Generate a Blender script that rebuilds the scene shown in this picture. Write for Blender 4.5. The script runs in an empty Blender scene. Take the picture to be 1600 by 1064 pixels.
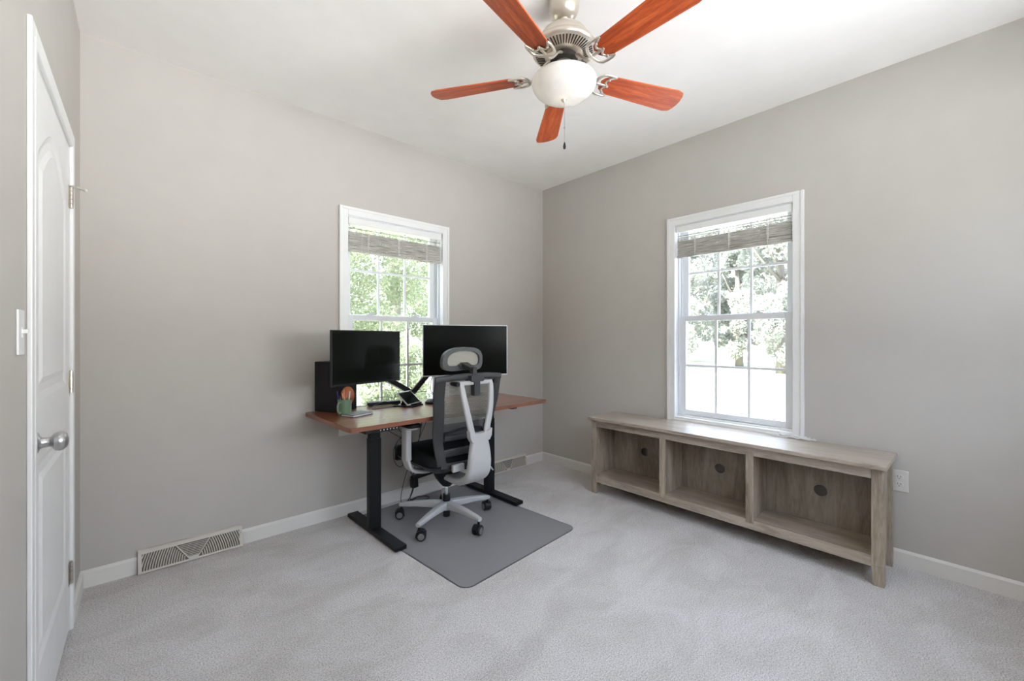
import bpy, bmesh, math, random
import numpy as np
from mathutils import Vector, Matrix
R = math.radians
sc = bpy.context.scene
col = sc.collection

# ------------------------------------------------------------------ camera
cam_d = bpy.data.cameras.new('camera')
cam = bpy.data.objects.new('camera', cam_d)
col.objects.link(cam)
cam_d.sensor_width = 36.0
cam_d.lens = 36.0 * 657.0 / 1600.0
cam_d.shift_y = -2.0 / 1600.0
cam_d.clip_start = 0.02
cam.location = (-3.107, -2.961, 1.228)
cam.rotation_euler = (R(90), 0, R(47.8 - 90))
sc.camera = cam

# ------------------------------------------------------------------ view
vs = sc.view_settings
vs.view_transform = 'Standard'
vs.look = 'None'
vs.gamma = 1.0
vs.use_curve_mapping = False
vs.exposure = 0.10
sc.cycles.use_denoising = True
sc.cycles.max_bounces = 14
sc.cycles.diffuse_bounces = 8
sc.cycles.glossy_bounces = 6
sc.cycles.transmission_bounces = 12
sc.cycles.transparent_max_bounces = 24
sc.cycles.sample_clamp_indirect = 8.0
sc.cycles.caustics_reflective = False
sc.cycles.caustics_refractive = False

# ------------------------------------------------------------------ world: pale overcast sky, brighter overhead
world = bpy.data.worlds.new('sky')
sc.world = world
world.use_nodes = True
wn = world.node_tree
wn.nodes.clear()
tc = wn.nodes.new('ShaderNodeTexCoord')
sep = wn.nodes.new('ShaderNodeSeparateXYZ')
ramp = wn.nodes.new('ShaderNodeValToRGB')
cr = ramp.color_ramp
cr.elements[0].position = 0.0
cr.elements[0].color = (0.20, 0.20, 0.20, 1)
cr.elements[1].position = 1.0
cr.elements[1].color = (1.00, 1.14, 1.45, 1)
e = cr.elements.new(0.12); e.color = (0.22, 0.23, 0.24, 1)
e = cr.elements.new(0.40); e.color = (0.66, 0.77, 0.98, 1)
bg = wn.nodes.new('ShaderNodeBackground')
bg.inputs['Strength'].default_value = 7.8
wo = wn.nodes.new('ShaderNodeOutputWorld')
wn.links.new(tc.outputs['Generated'], sep.inputs[0])
wn.links.new(sep.outputs['Z'], ramp.inputs[0])
wn.links.new(ramp.outputs[0], bg.inputs['Color'])
wn.links.new(bg.outputs[0], wo.inputs[0])

def area(name, loc, rot, sx, sy, power=0, color=(1, 1, 1), portal=False):
    d = bpy.data.lights.new(name, 'AREA')
    d.shape = 'RECTANGLE'
    d.size = sx
    d.size_y = sy
    d.energy = power
    d.color = color
    if portal:
        d.cycles.is_portal = True
    o = bpy.data.objects.new(name, d)
    o.location = loc
    o.rotation_euler = rot
    col.objects.link(o)
    return o

W1X, W2Y = -1.592, -1.797            # window centres
LX, LY, H = 3.292, 3.62, 2.74
area('portal_back', (W1X, 0.17, 1.38), (R(-90), 0, 0), 0.80, 1.50, portal=True)
area('portal_right', (0.17, W2Y, 1.38), (0, R(90), 0), 1.50, 0.80, portal=True)
# fill lamp added outside the invented window behind the camera
front_fill = area('added_front_fill', (-1.2, -LY - 1.6, 1.3), (R(90 + 12), 0, R(30)), 2.0, 1.0, power=50, color=(0.97, 0.97, 1.0))
front_fill.data.spread = R(90)
sun_d = bpy.data.lights.new('sun', 'SUN'); sun_d.energy = 25.0; sun_d.angle = R(1.0); sun_d.color = (1.0, 0.95, 0.89)
sun = bpy.data.objects.new('sun', sun_d); col.objects.link(sun)
sun.rotation_euler = Vector((-1.0, 0.0, 1.15)).to_track_quat('Z', 'Y').to_euler()

# ------------------------------------------------------------------ helpers
def rrect(w, h, r, n=3):
    r = min(r, w / 2 - 1e-5, h / 2 - 1e-5)
    out = []
    for cx, cy, a0 in ((w/2-r, h/2-r, 0), (-w/2+r, h/2-r, 90), (-w/2+r, -h/2+r, 180), (w/2-r, -h/2+r, 270)):
        for i in range(n + 1):
            a = R(a0 + 90 * i / n)
            out.append((cx + r * math.cos(a), cy + r * math.sin(a)))
    return out

def smooth_path(pts, k=6):
    P = [Vector(p) for p in pts]
    if len(P) < 3:
        return P
    P = [P[0] * 2 - P[1]] + P + [P[-1] * 2 - P[-2]]
    out = []
    for i in range(1, len(P) - 2):
        for j in range(k):
            t = j / k
            a, b, c, d = P[i-1], P[i], P[i+1], P[i+2]
            out.append(0.5 * ((2*b) + (c-a)*t + (2*a-5*b+4*c-d)*t*t + (3*b-a-3*c+d)*t**3))
    out.append(P[-2])
    return out

class MB:
    def __init__(self):
        self.bm = bmesh.new()
    def quadverts(self, vs_, fs):
        v = [self.bm.verts.new(p) for p in vs_]
        for f in fs:
            try:
                self.bm.faces.new([v[i] for i in f])
            except ValueError:
                pass
        return v
    def box(self, x0, x1, y0, y1, z0, z1, m=None):
        c = [(x, y, z) for x in (x0, x1) for y in (y0, y1) for z in (z0, z1)]
        if m is not None:
            c = [m @ Vector(p) for p in c]
        self.quadverts(c, [(0,1,3,2), (4,6,7,5), (0,4,5,1), (2,3,7,6), (0,2,6,4), (1,5,7,3)])
        return self
    def frustum(self, a, wa, ha, b, wb, hb, n):
        # box-like bar from a to b, width along n x t, height along n
        a, b, n = Vector(a), Vector(b), Vector(n).normalized()
        t = (b - a).normalized()
        s = t.cross(n).normalized()
        n2 = s.cross(t).normalized()
        c = []
        for p, w, h in ((a, wa, ha), (b, wb, hb)):
            for i, j in ((-1, -1), (1, -1), (1, 1), (-1, 1)):
                c.append(p + s * (i * w / 2) + n2 * (j * h / 2))
        self.quadverts(c, [(3,2,1,0), (4,5,6,7), (0,1,5,4), (1,2,6,5), (2,3,7,6), (3,0,4,7)])
        return self
    def sweep(self, pts, sect, n=(0, 0, 1), closed=False):
        """sect: list per point of outline 2-D lists, (u along side, v along n)"""
        P = [Vector(p) for p in pts]
        N = len(P)
        rings = []
        for i, p in enumerate(P):
            if closed:
                t = (P[(i+1) % N] - P[i-1])
            else:
                t = P[min(i+1, N-1)] - P[max(i-1, 0)]
            t.normalize()
            nn = Vector(n[i]) if isinstance(n, list) else Vector(n)
            s = t.cross(nn)
            if s.length < 1e-6:
                s = t.cross(Vector((1, 0, 0)))
            s.normalize()
            n2 = s.cross(t).normalized()
            oc = sect[i] if isinstance(sect[0][0], (list, tuple)) else sect
            rings.append([self.bm.verts.new(p + s * u + n2 * v) for u, v in oc])
        k = len(rings[0])
        rng = range(N) if closed else range(N - 1)
        for i in rng:
            a, b = rings[i], rings[(i+1) % N]
            for j in range(k):
                self.bm.faces.new((a[j], a[(j+1) % k], b[(j+1) % k], b[j]))
        if not closed:
            self.bm.faces.new(list(reversed(rings[0])))
            self.bm.faces.new(rings[-1])
        return self
    def tube(self, pts, r, n=8, closed=False, smooth=0):
        P = smooth_path(pts, smooth) if smooth else [Vector(p) for p in pts]
        N = len(P)
        T = []
        for i in range(N):
            if closed:
                t = P[(i+1) % N] - P[i-1]
            else:
                t = P[min(i+1, N-1)] - P[max(i-1, 0)]
            T.append(t.normalized() if t.length > 1e-9 else Vector((0, 0, 1)))
        up = Vector((0, 0, 1)) if abs(T[0].z) < 0.9 else Vector((1, 0, 0))
        u = T[0].cross(up).normalized()
        rings = []
        for i in range(N):
            u = (u - T[i] * u.dot(T[i]))
            if u.length < 1e-6:
                u = T[i].orthogonal()
            u.normalize()
            w = T[i].cross(u)
            rr = r[i] if isinstance(r, (list, tuple)) and len(r) == N else (r if not isinstance(r, (list, tuple)) else r[0] + (r[-1]-r[0]) * i / (N-1))
            rings.append([self.bm.verts.new(P[i] + (u * math.cos(2*math.pi*j/n) + w * math.sin(2*math.pi*j/n)) * rr) for j in range(n)])
        for i in (range(N) if closed else range(N-1)):
            a, b = rings[i], rings[(i+1) % N]
            for j in range(n):
                self.bm.faces.new((a[j], a[(j+1) % n], b[(j+1) % n], b[j]))
        if not closed:
            self.bm.faces.new(list(reversed(rings[0])))
            self.bm.faces.new(rings[-1])
        return self
    def lathe(self, prof, c=(0, 0, 0), n=32, axis='z', m=None):
        """prof: (r, h)"""
        c = Vector(c)
        rings = []
        def pt(r, a, h):
            x, y = r * math.cos(a), r * math.sin(a)
            p = {'z': Vector((x, y, h)), 'x': Vector((h, x, y)), 'y': Vector((x, h, y))}[axis]
            p = p + c
            return m @ p if m is not None else p
        for r, h in prof:
            if r < 1e-6:
                rings.append([self.bm.verts.new(pt(0, 0, h))])
            else:
                rings.append([self.bm.verts.new(pt(r, 2*math.pi*j/n, h)) for j in range(n)])
        for a, b in zip(rings, rings[1:]):
            for j in range(n):
                k = (j + 1) % n
                if len(a) == 1 and len(b) == 1:
                    continue
                if len(a) == 1:
                    self.bm.faces.new((a[0], b[j], b[k]))
                elif len(b) == 1:
                    self.bm.faces.new((a[j], a[k], b[0]))
                else:
                    self.bm.faces.new((a[j], a[k], b[k], b[j]))
        if len(rings[0]) > 1: self.bm.faces.new(rings[0])
        if len(rings[-1]) > 1: self.bm.faces.new(list(reversed(rings[-1])))
        return self
    def shell(self, prof, c=(0, 0, 0), n=32):
        """open lathe with no caps"""
        c = Vector(c)
        rings = []
        for r, h in prof:
            if r < 1e-6:
                rings.append([self.bm.verts.new(c + Vector((0, 0, h)))])
            else:
                rings.append([self.bm.verts.new(c + Vector((r*math.cos(2*math.pi*j/n), r*math.sin(2*math.pi*j/n), h))) for j in range(n)])
        for a, b in zip(rings, rings[1:]):
            for j in range(n):
                k = (j + 1) % n
                if len(b) == 1: self.bm.faces.new((a[j], a[k], b[0]))
                elif len(a) == 1: self.bm.faces.new((a[0], b[j], b[k]))
                else: self.bm.faces.new((a[j], a[k], b[k], b[j]))
        return self
    def prism(self, poly, f, d):
        """poly 2-D outline; f maps (u,v,w) to 3-D; thickness from d[0] to d[1]"""
        a = [self.bm.verts.new(f(u, v, d[0])) for u, v in poly]
        b = [self.bm.verts.new(f(u, v, d[1])) for u, v in poly]
        k = len(poly)
        self.bm.faces.new(list(reversed(a)))
        self.bm.faces.new(b)
        for i in range(k):
            self.bm.faces.new((a[i], a[(i+1) % k], b[(i+1) % k], b[i]))
        return self
    def ringprism(self, outer, inner, f, d):
        """frame: outer and inner outlines with the same number of points"""
        k = len(outer)
        V = [[self.bm.verts.new(f(u, v, w)) for u, v in o] for w in d for o in (outer, inner)]
        oa, ia, ob, ib = V
        for i in range(k):
            j = (i + 1) % k
            self.bm.faces.new((oa[j], oa[i], ia[i], ia[j]))
            self.bm.faces.new((ob[i], ob[j], ib[j], ib[i]))
            self.bm.faces.new((oa[i], oa[j], ob[j], ob[i]))
            self.bm.faces.new((ia[j], ia[i], ib[i], ib[j]))
        return self
    def sheet(self, nu, nv, f):
        g = [[self.bm.verts.new(f(i / nu, j / nv)) for j in range(nv + 1)] for i in range(nu + 1)]
        for i in range(nu):
            for j in range(nv):
                self.bm.faces.new((g[i][j], g[i+1][j], g[i+1][j+1], g[i][j+1]))
        return self
    def build(self, name, mat, parent=None, bevel=0.0, smooth=False, label=None, seg=2, sub=0, solid=0.0):
        bmesh.ops.recalc_face_normals(self.bm, faces=self.bm.faces[:])
        me = bpy.data.meshes.new(name)
        self.bm.to_mesh(me)
        self.bm.free()
        if smooth:
            for p in me.polygons:
                p.use_smooth = True
        if mat is not None:
            me.materials.append(mat)
        o = bpy.data.objects.new(name, me)
        col.objects.link(o)
        if parent is not None:
            o.parent = parent
        if solid:
            md = o.modifiers.new('solid', 'SOLIDIFY'); md.thickness = solid; md.offset = 0
        if bevel > 0:
            md = o.modifiers.new('bevel', 'BEVEL')
            md.width = bevel
            md.segments = seg
            md.limit_method = 'ANGLE'
            md.angle_limit = R(40)
        if sub:
            md = o.modifiers.new('sub', 'SUBSURF'); md.levels = sub; md.render_levels = sub
        if smooth == 'auto' or (bevel > 0 and not smooth):
            pass
        if smooth == 'auto':
            md = o.modifiers.new('wn', 'WEIGHTED_NORMAL')
            md.keep_sharp = True
            for e_ in me.edges:
                pass
        if label:
            o['label'] = label
        return o

def sharp(o, ang=40):
    """smooth shading with sharp edges over the angle"""
    me = o.data
    bm = bmesh.new(); bm.from_mesh(me)
    for f in bm.faces: f.smooth = True
    for e_ in bm.edges:
        if len(e_.link_faces) == 2 and e_.calc_face_angle(0) > R(ang):
            e_.smooth = False
    bm.to_mesh(me); bm.free()
    return o

def thing(name, label, cat, loc=(0, 0, 0), rz=0.0, group=None, kind=None):
    o = bpy.data.objects.new(name, None)
    o.empty_display_size = 0.05
    col.objects.link(o)
    o.location = loc
    o.rotation_euler = (0, 0, rz)
    tag(o, label, cat, group, kind)
    return o
def tag(o, label=None, cat=None, group=None, kind=None):
    if label: o['label'] = label
    if cat: o['category'] = cat
    if group: o['group'] = group
    if kind: o['kind'] = kind
    return o
def structure(o):
    o['kind'] = 'structure'
    return o

# ------------------------------------------------------------------ materials
def newmat(name):
    m = bpy.data.materials.new(name)
    m.use_nodes = True
    nt = m.node_tree
    b = nt.nodes['Principled BSDF']
    return m, nt, b
def setb(b, **k):
    for a, v in k.items():
        n = a.replace('_', ' ')
        for cand in (n, n.title()):
            if cand in b.inputs:
                b.inputs[cand].default_value = v
                break
def C4(c): return (c[0], c[1], c[2], 1.0)
def add_bump(nt, b, height_out, strength, dist):
    bp = nt.nodes.new('ShaderNodeBump')
    bp.inputs['Strength'].default_value = strength
    bp.inputs['Distance'].default_value = dist
    nt.links.new(height_out, bp.inputs['Height'])
    nt.links.new(bp.outputs[0], b.inputs['Normal'])
def coords(nt, scale=(1, 1, 1), which='Object'):
    t = nt.nodes.new('ShaderNodeTexCoord')
    mp = nt.nodes.new('ShaderNodeMapping')
    mp.inputs['Scale'].default_value = scale
    nt.links.new(t.outputs[which], mp.inputs[0])
    return mp.outputs[0]
def noise(nt, vec, scale, detail=3, rough=0.5, dist=0.0):
    n = nt.nodes.new('ShaderNodeTexNoise')
    n.inputs['Scale'].default_value = scale
    n.inputs['Detail'].default_value = detail
    n.inputs['Roughness'].default_value = rough
    n.inputs['Distortion'].default_value = dist
    nt.links.new(vec, n.inputs['Vector'])
    return n.outputs['Fac']
def rampc(nt, fac, stops):
    r = nt.nodes.new('ShaderNodeValToRGB')
    els = r.color_ramp.elements
    els[0].position, els[0].color = stops[0][0], C4(stops[0][1])
    els[1].position, els[1].color = stops[-1][0], C4(stops[-1][1])
    for p, c in stops[1:-1]:
        e_ = els.new(p); e_.color = C4(c)
    nt.links.new(fac, r.inputs[0])
    return r.outputs[0]
def mixc(nt, fac, a, b, mode='MIX'):
    m = nt.nodes.new('ShaderNodeMix')
    m.data_type = 'RGBA'
    m.blend_type = mode
    for s, v in ((m.inputs[0], fac), (m.inputs[6], a), (m.inputs[7], b)):
        if isinstance(v, (int, float)): s.default_value = v
        elif isinstance(v, tuple): s.default_value = C4(v)
        else: nt.links.new(v, s)
    return m.outputs[2]
def plain(name, c, rough=0.5, metal=0.0, bump=0.0, bscale=200, spec=0.5, coat=0.0):
    m, nt, b = newmat(name)
    v = coords(nt)
    n = noise(nt, v, 6, 3)
    cc = mixc(nt, n, tuple(x * 0.96 for x in c), tuple(min(1, x * 1.04) for x in c))
    nt.links.new(cc, b.inputs['Base Color'])
    b.inputs['Roughness'].default_value = rough
    b.inputs['Metallic'].default_value = metal
    b.inputs['Specular IOR Level'].default_value = spec
    if coat: b.inputs['Coat Weight'].default_value = coat
    if bump:
        add_bump(nt, b, noise(nt, v, bscale, 2), bump, 0.001)
    return m

M = {}
M['wall'] = plain('wall_paint', (0.505, 0.472, 0.430), 0.75, bump=0.15, bscale=260, spec=0.25)
M['ceiling'] = plain('ceiling_paint', (0.89, 0.855, 0.82), 0.85, bump=0.2, bscale=200, spec=0.2)
M['trim'] = plain('white_trim_paint', (0.78, 0.77, 0.75), 0.35, spec=0.4)
M['door'] = plain('white_door_paint', (0.80, 0.79, 0.77), 0.38, spec=0.4)
M['base'] = plain('baseboard_paint', (0.72, 0.69, 0.64), 0.45, spec=0.3)
M['vinyl'] = plain('white_vinyl', (0.74, 0.75, 0.76), 0.4, spec=0.4)
M['nickel'] = plain('brushed_nickel', (0.62, 0.58, 0.52), 0.28, metal=1.0)
M['steel'] = plain('satin_steel', (0.55, 0.55, 0.55), 0.3, metal=1.0)
M['chrome'] = plain('chrome', (0.8, 0.8, 0.8), 0.12, metal=1.0)
M['fan_metal'] = plain('fan_nickel', (0.66, 0.60, 0.52), 0.33, metal=0.85)
M['dark'] = plain('dark_cavity', (0.03, 0.025, 0.02), 0.7)
M['black_metal'] = plain('black_powder_coat', (0.009, 0.009, 0.010), 0.45, bump=0.1, bscale=600, spec=0.25)
M['black_plastic'] = plain('black_plastic', (0.010, 0.010, 0.011), 0.45, spec=0.3)
M['black_fabric'] = plain('black_fabric', (0.010, 0.010, 0.011), 0.95, bump=0.6, bscale=900, spec=0.1)
M['grey_plastic'] = plain('grey_plastic', (0.033, 0.033, 0.034), 0.5, bump=0.1, bscale=400)
M['grey_light'] = plain('grey_headrest_plastic', (0.085, 0.088, 0.083), 0.5)
M['white_plastic'] = plain('white_plastic', (0.47, 0.465, 0.455), 0.38)
M['silver'] = plain('silver_plastic', (0.5, 0.5, 0.52), 0.35, metal=0.6)
M['speaker'] = plain('speaker_black_vinyl', (0.011, 0.010, 0.012), 0.55, spec=0.25)
M['copper'] = plain('copper_cone', (0.62, 0.20, 0.07), 0.4, metal=0.5)
M['mug'] = plain('green_glazed_ceramic', (0.17, 0.27, 0.16), 0.3, coat=0.3)
M['vent'] = plain('almond_enamel', (0.62, 0.57, 0.49), 0.45)
M['vent_inside'] = plain('shaded_duct_metal', (0.15, 0.13, 0.10), 0.6)
M['outlet'] = plain('outlet_plastic', (0.66, 0.62, 0.57), 0.35)
M['cord'] = plain('white_cord', (0.72, 0.71, 0.68), 0.6)
M['cable'] = plain('black_cable_rubber', (0.012, 0.012, 0.013), 0.5)
M['wheel'] = plain('grey_wheel_cap', (0.16, 0.16, 0.165), 0.5)
M['notebook'] = plain('grey_notebook_cover', (0.15, 0.15, 0.13), 0.6)
M['paper'] = plain('white_paper', (0.75, 0.74, 0.72), 0.7)
M['pen_red'] = plain('pen_orange', (0.45, 0.10, 0.05), 0.4)
M['pen_tan'] = plain('pencil_tan', (0.55, 0.35, 0.18), 0.5)
M['pen_white'] = plain('pen_white', (0.7, 0.7, 0.7), 0.4)
M['pen_blue'] = plain('pen_blue', (0.03, 0.03, 0.14), 0.4)
M['bark'] = plain('bark', (0.20, 0.18, 0.16), 0.9, bump=0.8, bscale=30)

def carpet():
    m, nt, b = newmat('carpet_pile')
    v = coords(nt)
    fine = noise(nt, v, 190, 4, 0.75)
    mid = noise(nt, v, 60, 3, 0.6)
    c = rampc(nt, fine, [(0.35, (0.34, 0.31, 0.285)), (0.48, (0.72, 0.675, 0.645)), (0.61, (0.96, 0.92, 0.90))])
    v2 = coords(nt, (1.0, 1.6, 1))
    tr = noise(nt, v2, 2.6, 4, 0.6, 0.6)
    tint = rampc(nt, tr, [(0.38, (0.85, 0.84, 0.82)), (0.60, (1.0, 1.0, 1.0))])
    c2 = mixc(nt, 1.0, c, tint, 'MULTIPLY')
    nt.links.new(c2, b.inputs['Base Color'])
    b.inputs['Roughness'].default_value = 0.95
    b.inputs['Specular IOR Level'].default_value = 0.1
    b.inputs['Sheen Weight'].default_value = 0.2
    mm = nt.nodes.new('ShaderNodeMath'); mm.operation = 'ADD'
    nt.links.new(fine, mm.inputs[0]); nt.links.new(mid, mm.inputs[1])
    add_bump(nt, b, mm.outputs[0], 0.9, 0.008)
    return m
M['carpet'] = carpet()

def wood(name, scale, stops, rough, nscale=3.0, dist=1.2, bump=0.1, coat=0.0, spec=0.5):
    m, nt, b = newmat(name)
    v = coords(nt, scale)
    a = noise(nt, v, nscale, 6, 0.62, dist)
    f = noise(nt, v, nscale * 9, 3, 0.6, 0.3)
    mx = nt.nodes.new('ShaderNodeMath'); mx.operation = 'MULTIPLY_ADD'
    mx.inputs[1].default_value = 0.30
    nt.links.new(f, mx.inputs[0])
    sc_ = nt.nodes.new('ShaderNodeMath'); sc_.operation = 'MULTIPLY'; sc_.inputs[1].default_value = 0.72
    nt.links.new(a, sc_.inputs[0]); nt.links.new(sc_.outputs[0], mx.inputs[2])
    c = rampc(nt, mx.outputs[0], stops)
    nt.links.new(c, b.inputs['Base Color'])
    b.inputs['Roughness'].default_value = rough
    b.inputs['Specular IOR Level'].default_value = spec
    if coat:
        b.inputs['Coat Weight'].default_value = coat
        b.inputs['Coat Roughness'].default_value = 0.28
    add_bump(nt, b, f, bump, 0.0006)
    return m
cherry = [(0.36, (0.22, 0.028, 0.006)), (0.5, (0.42, 0.066, 0.012)), (0.64, (0.60, 0.125, 0.026))]
M['blade'] = wood('cherry_blade', (1.2, 14, 14), cherry, 0.42, 3.0, 0.6)
deskw = [(0.34, (0.10, 0.028, 0.010)), (0.5, (0.20, 0.060, 0.022)), (0.66, (0.32, 0.11, 0.042))]
M['desk'] = wood('walnut_laminate', (1.3, 12, 12), deskw, 0.26, 2.5, 0.8, 0.03, 0.6, 0.8)
M['desk_edge'] = wood('walnut_edge_band', (1.3, 12, 12), [(0.35, (0.17, 0.055, 0.028)), (0.65, (0.27, 0.095, 0.05))], 0.4, 2.5, 0.4, 0.03)
oak = [(0.32, (0.17, 0.128, 0.09)), (0.47, (0.31, 0.25, 0.185)), (0.62, (0.46, 0.385, 0.30))]
M['oak_y'] = wood('grey_oak_lengthwise', (9, 0.9, 9), oak, 0.38, 2.4, 1.0, 0.05, 0.9, 0.9)
M['oak_z'] = wood('grey_oak_upright', (9, 9, 0.9), oak, 0.52, 2.2, 1.0)
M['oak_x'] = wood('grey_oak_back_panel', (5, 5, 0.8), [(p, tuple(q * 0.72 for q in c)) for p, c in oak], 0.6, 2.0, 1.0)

def glass():
    m = bpy.data.materials.new('window_glass'); m.use_nodes = True
    nt = m.node_tree; nt.nodes.clear()
    out = nt.nodes.new('ShaderNodeOutputMaterial')
    tr = nt.nodes.new('ShaderNodeBsdfTransparent'); tr.inputs[0].default_value = (0.97, 0.985, 0.98, 1)
    gl = nt.nodes.new('ShaderNodeBsdfGlossy'); gl.inputs['Roughness'].default_value = 0.02
    lw = nt.nodes.new('ShaderNodeLayerWeight')
    pw = nt.nodes.new('ShaderNodeMath'); pw.operation = 'POWER'; pw.inputs[1].default_value = 5.0
    ad = nt.nodes.new('ShaderNodeMath'); ad.operation = 'MULTIPLY_ADD'; ad.inputs[1].default_value = 0.85; ad.inputs[2].default_value = 0.04
    nt.links.new(lw.outputs['Facing'], pw.inputs[0]); nt.links.new(pw.outputs[0], ad.inputs[0])
    mx = nt.nodes.new('ShaderNodeMixShader')
    nt.links.new(ad.outputs[0], mx.inputs[0]); nt.links.new(tr.outputs[0], mx.inputs[1]); nt.links.new(gl.outputs[0], mx.inputs[2])
    nt.links.new(mx.outputs[0], out.inputs[0])
    return m
M['glass'] = glass()

def screen():
    m, nt, b = newmat('screen_glass')
    v = coords(nt)
    n = noise(nt, v, 4, 2)
    nt.links.new(rampc(nt, n, [(0, (0.004, 0.005, 0.004)), (1, (0.007, 0.008, 0.006))]), b.inputs['Base Color'])
    b.inputs['Roughness'].default_value = 0.16
    b.inputs['Specular IOR Level'].default_value = 0.07
    return m
M['screen'] = screen()

def mesh_fabric(name, c, alpha_lo, alpha_hi, zscale=260):
    m, nt, b = newmat(name)
    v = coords(nt)
    w = nt.nodes.new('ShaderNodeTexWave'); w.wave_type = 'BANDS'; w.bands_direction = 'Z'
    w.inputs['Scale'].default_value = zscale / 6.28
    w.inputs['Distortion'].default_value = 0.6
    nt.links.new(v, w.inputs['Vector'])
    mr = nt.nodes.new('ShaderNodeMapRange')
    mr.inputs['To Min'].default_value = alpha_lo; mr.inputs['To Max'].default_value = alpha_hi
    nt.links.new(w.outputs['Fac'], mr.inputs['Value'])
    nt.links.new(mr.outputs[0], b.inputs['Alpha'])
    nt.links.new(rampc(nt, w.outputs['Fac'], [(0, tuple(x * 0.8 for x in c)), (1, c)]), b.inputs['Base Color'])
    b.inputs['Roughness'].default_value = 0.8
    return m
M['mesh'] = mesh_fabric('back_mesh', (0.22, 0.225, 0.19), 0.45, 0.85)
M['mesh_head'] = mesh_fabric('headrest_mesh', (0.52, 0.49, 0.41), 0.75, 1.0, 420)
M['mesh_dark'] = mesh_fabric('lower_back_mesh', (0.06, 0.062, 0.064), 0.75, 0.98)

def mat_plastic():
    m = bpy.data.materials.new('frosted_vinyl'); m.use_nodes = True
    nt = m.node_tree; nt.nodes.clear()
    out = nt.nodes.new('ShaderNodeOutputMaterial')
    tr = nt.nodes.new('ShaderNodeBsdfTransparent'); tr.inputs[0].default_value = (0.80, 0.80, 0.82, 1)
    pr = nt.nodes.new('ShaderNodeBsdfPrincipled')
    pr.inputs['Base Color'].default_value = (0.38, 0.37, 0.375, 1); pr.inputs['Roughness'].default_value = 0.24
    v = coords(nt); n = noise(nt, v, 90, 2)
    add_bump(nt, pr, n, 0.15, 0.002)
    mx = nt.nodes.new('ShaderNodeMixShader'); mx.inputs[0].default_value = 0.62
    nt.links.new(tr.outputs[0], mx.inputs[1]); nt.links.new(pr.outputs[0], mx.inputs[2]); nt.links.new(mx.outputs[0], out.inputs[0])
    return m
M['vinyl_mat'] = mat_plastic()
M['mat_edge'] = plain('mat_bevel_edge', (0.09, 0.09, 0.10), 0.35)

def frosted():
    m, nt, b = newmat('alabaster_glass')
    v = coords(nt); n = noise(nt, v, 7, 4, 0.6, 1.5)
    nt.links.new(rampc(nt, n, [(0.3, (0.66, 0.64, 0.61)), (0.7, (0.78, 0.765, 0.74))]), b.inputs['Base Color'])
    b.inputs['Roughness'].default_value = 0.25
    b.inputs['Subsurface Weight'].default_value = 0.4
    b.inputs['Subsurface Radius'].default_value = (0.03, 0.03, 0.03)
    b.inputs['Subsurface Scale'].default_value = 1.0
    return m
M['bowl'] = frosted()

def bamboo():
    m, nt, b = newmat('woven_bamboo')
    v = coords(nt, (1, 1, 1))
    n = noise(nt, coords(nt, (3, 3, 160)), 3, 3, 0.6)
    nt.links.new(rampc(nt, n, [(0.36, (0.22, 0.20, 0.17)), (0.5, (0.48, 0.455, 0.41)), (0.64, (0.72, 0.70, 0.65))]), b.inputs['Base Color'])
    b.inputs['Roughness'].default_value = 0.7
    return m
M['bamboo'] = bamboo()

def leaf(name, c0, c1):
    m = bpy.data.materials.new(name); m.use_nodes = True
    nt = m.node_tree; nt.nodes.clear()
    out = nt.nodes.new('ShaderNodeOutputMaterial')
    df = nt.nodes.new('ShaderNodeBsdfDiffuse'); tl = nt.nodes.new('ShaderNodeBsdfTranslucent')
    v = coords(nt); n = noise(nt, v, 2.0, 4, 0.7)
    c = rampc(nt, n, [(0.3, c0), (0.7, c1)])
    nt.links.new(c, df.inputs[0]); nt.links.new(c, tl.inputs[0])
    mx = nt.nodes.new('ShaderNodeMixShader'); mx.inputs[0].default_value = 0.4
    nt.links.new(df.outputs[0], mx.inputs[1]); nt.links.new(tl.outputs[0], mx.inputs[2]); nt.links.new(mx.outputs[0], out.inputs[0])
    return m
M['leaf_near'] = leaf('leaf_overexposed', (0.20, 0.235, 0.14), (0.36, 0.39, 0.26))  # overexposed outdoor glow put into a brighter leaf colour
M['leaf_far'] = leaf('leaf_hazed', (0.36, 0.375, 0.335), (0.55, 0.56, 0.52))  # haze over the far trees put into a paler leaf colour
M['lawn'] = plain('dry_lawn', (0.40, 0.42, 0.30), 0.9, bump=0.5, bscale=40)
M['concrete'] = plain('pale_concrete', (0.62, 0.62, 0.60), 0.85, bump=0.3, bscale=60)

# ------------------------------------------------------------------ room shell
T = 0.17
def wall_with_hole(f, a0, a1, h0, h1, u0, u1, z0, z1):
    """f(mb, u0,u1,z0,z1) adds a box; hole a0..a1 x h0..h1"""
    mb = MB()
    f(mb, u0, a0, z0, z1); f(mb, a1, u1, z0, z1)
    f(mb, a0, a1, z0, h0); f(mb, a0, a1, h1, z1)
    return mb
HW = 0.40    # half opening in the wall
OZ0, OZ1 = 0.63, 2.115
mb = wall_with_hole(lambda m_, a, b, c, d: m_.box(a, b, 0, T, c, d), W1X - HW, W1X + HW, OZ0, OZ1, -LX - T, T, -0.05, H + 0.1)
structure(mb.build('wall_back', M['wall']))
mb = wall_with_hole(lambda m_, a, b, c, d: m_.box(0, T, a, b, c, d), W2Y - HW, W2Y + HW, OZ0, OZ1, -LY - T, 0, -0.05, H + 0.1)
structure(mb.build('wall_right', M['wall']))
F0, F1, FZ0, FZ1 = -2.90, -0.40, 1.10, 2.35
mb = wall_with_hole(lambda m_, a, b, c, d: m_.box(a, b, -LY - T, -LY, c, d), F0, F1, FZ0, FZ1, -LX - T, 0, -0.05, H + 0.1)
structure(mb.build('wall_front', M['wall']))
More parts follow.
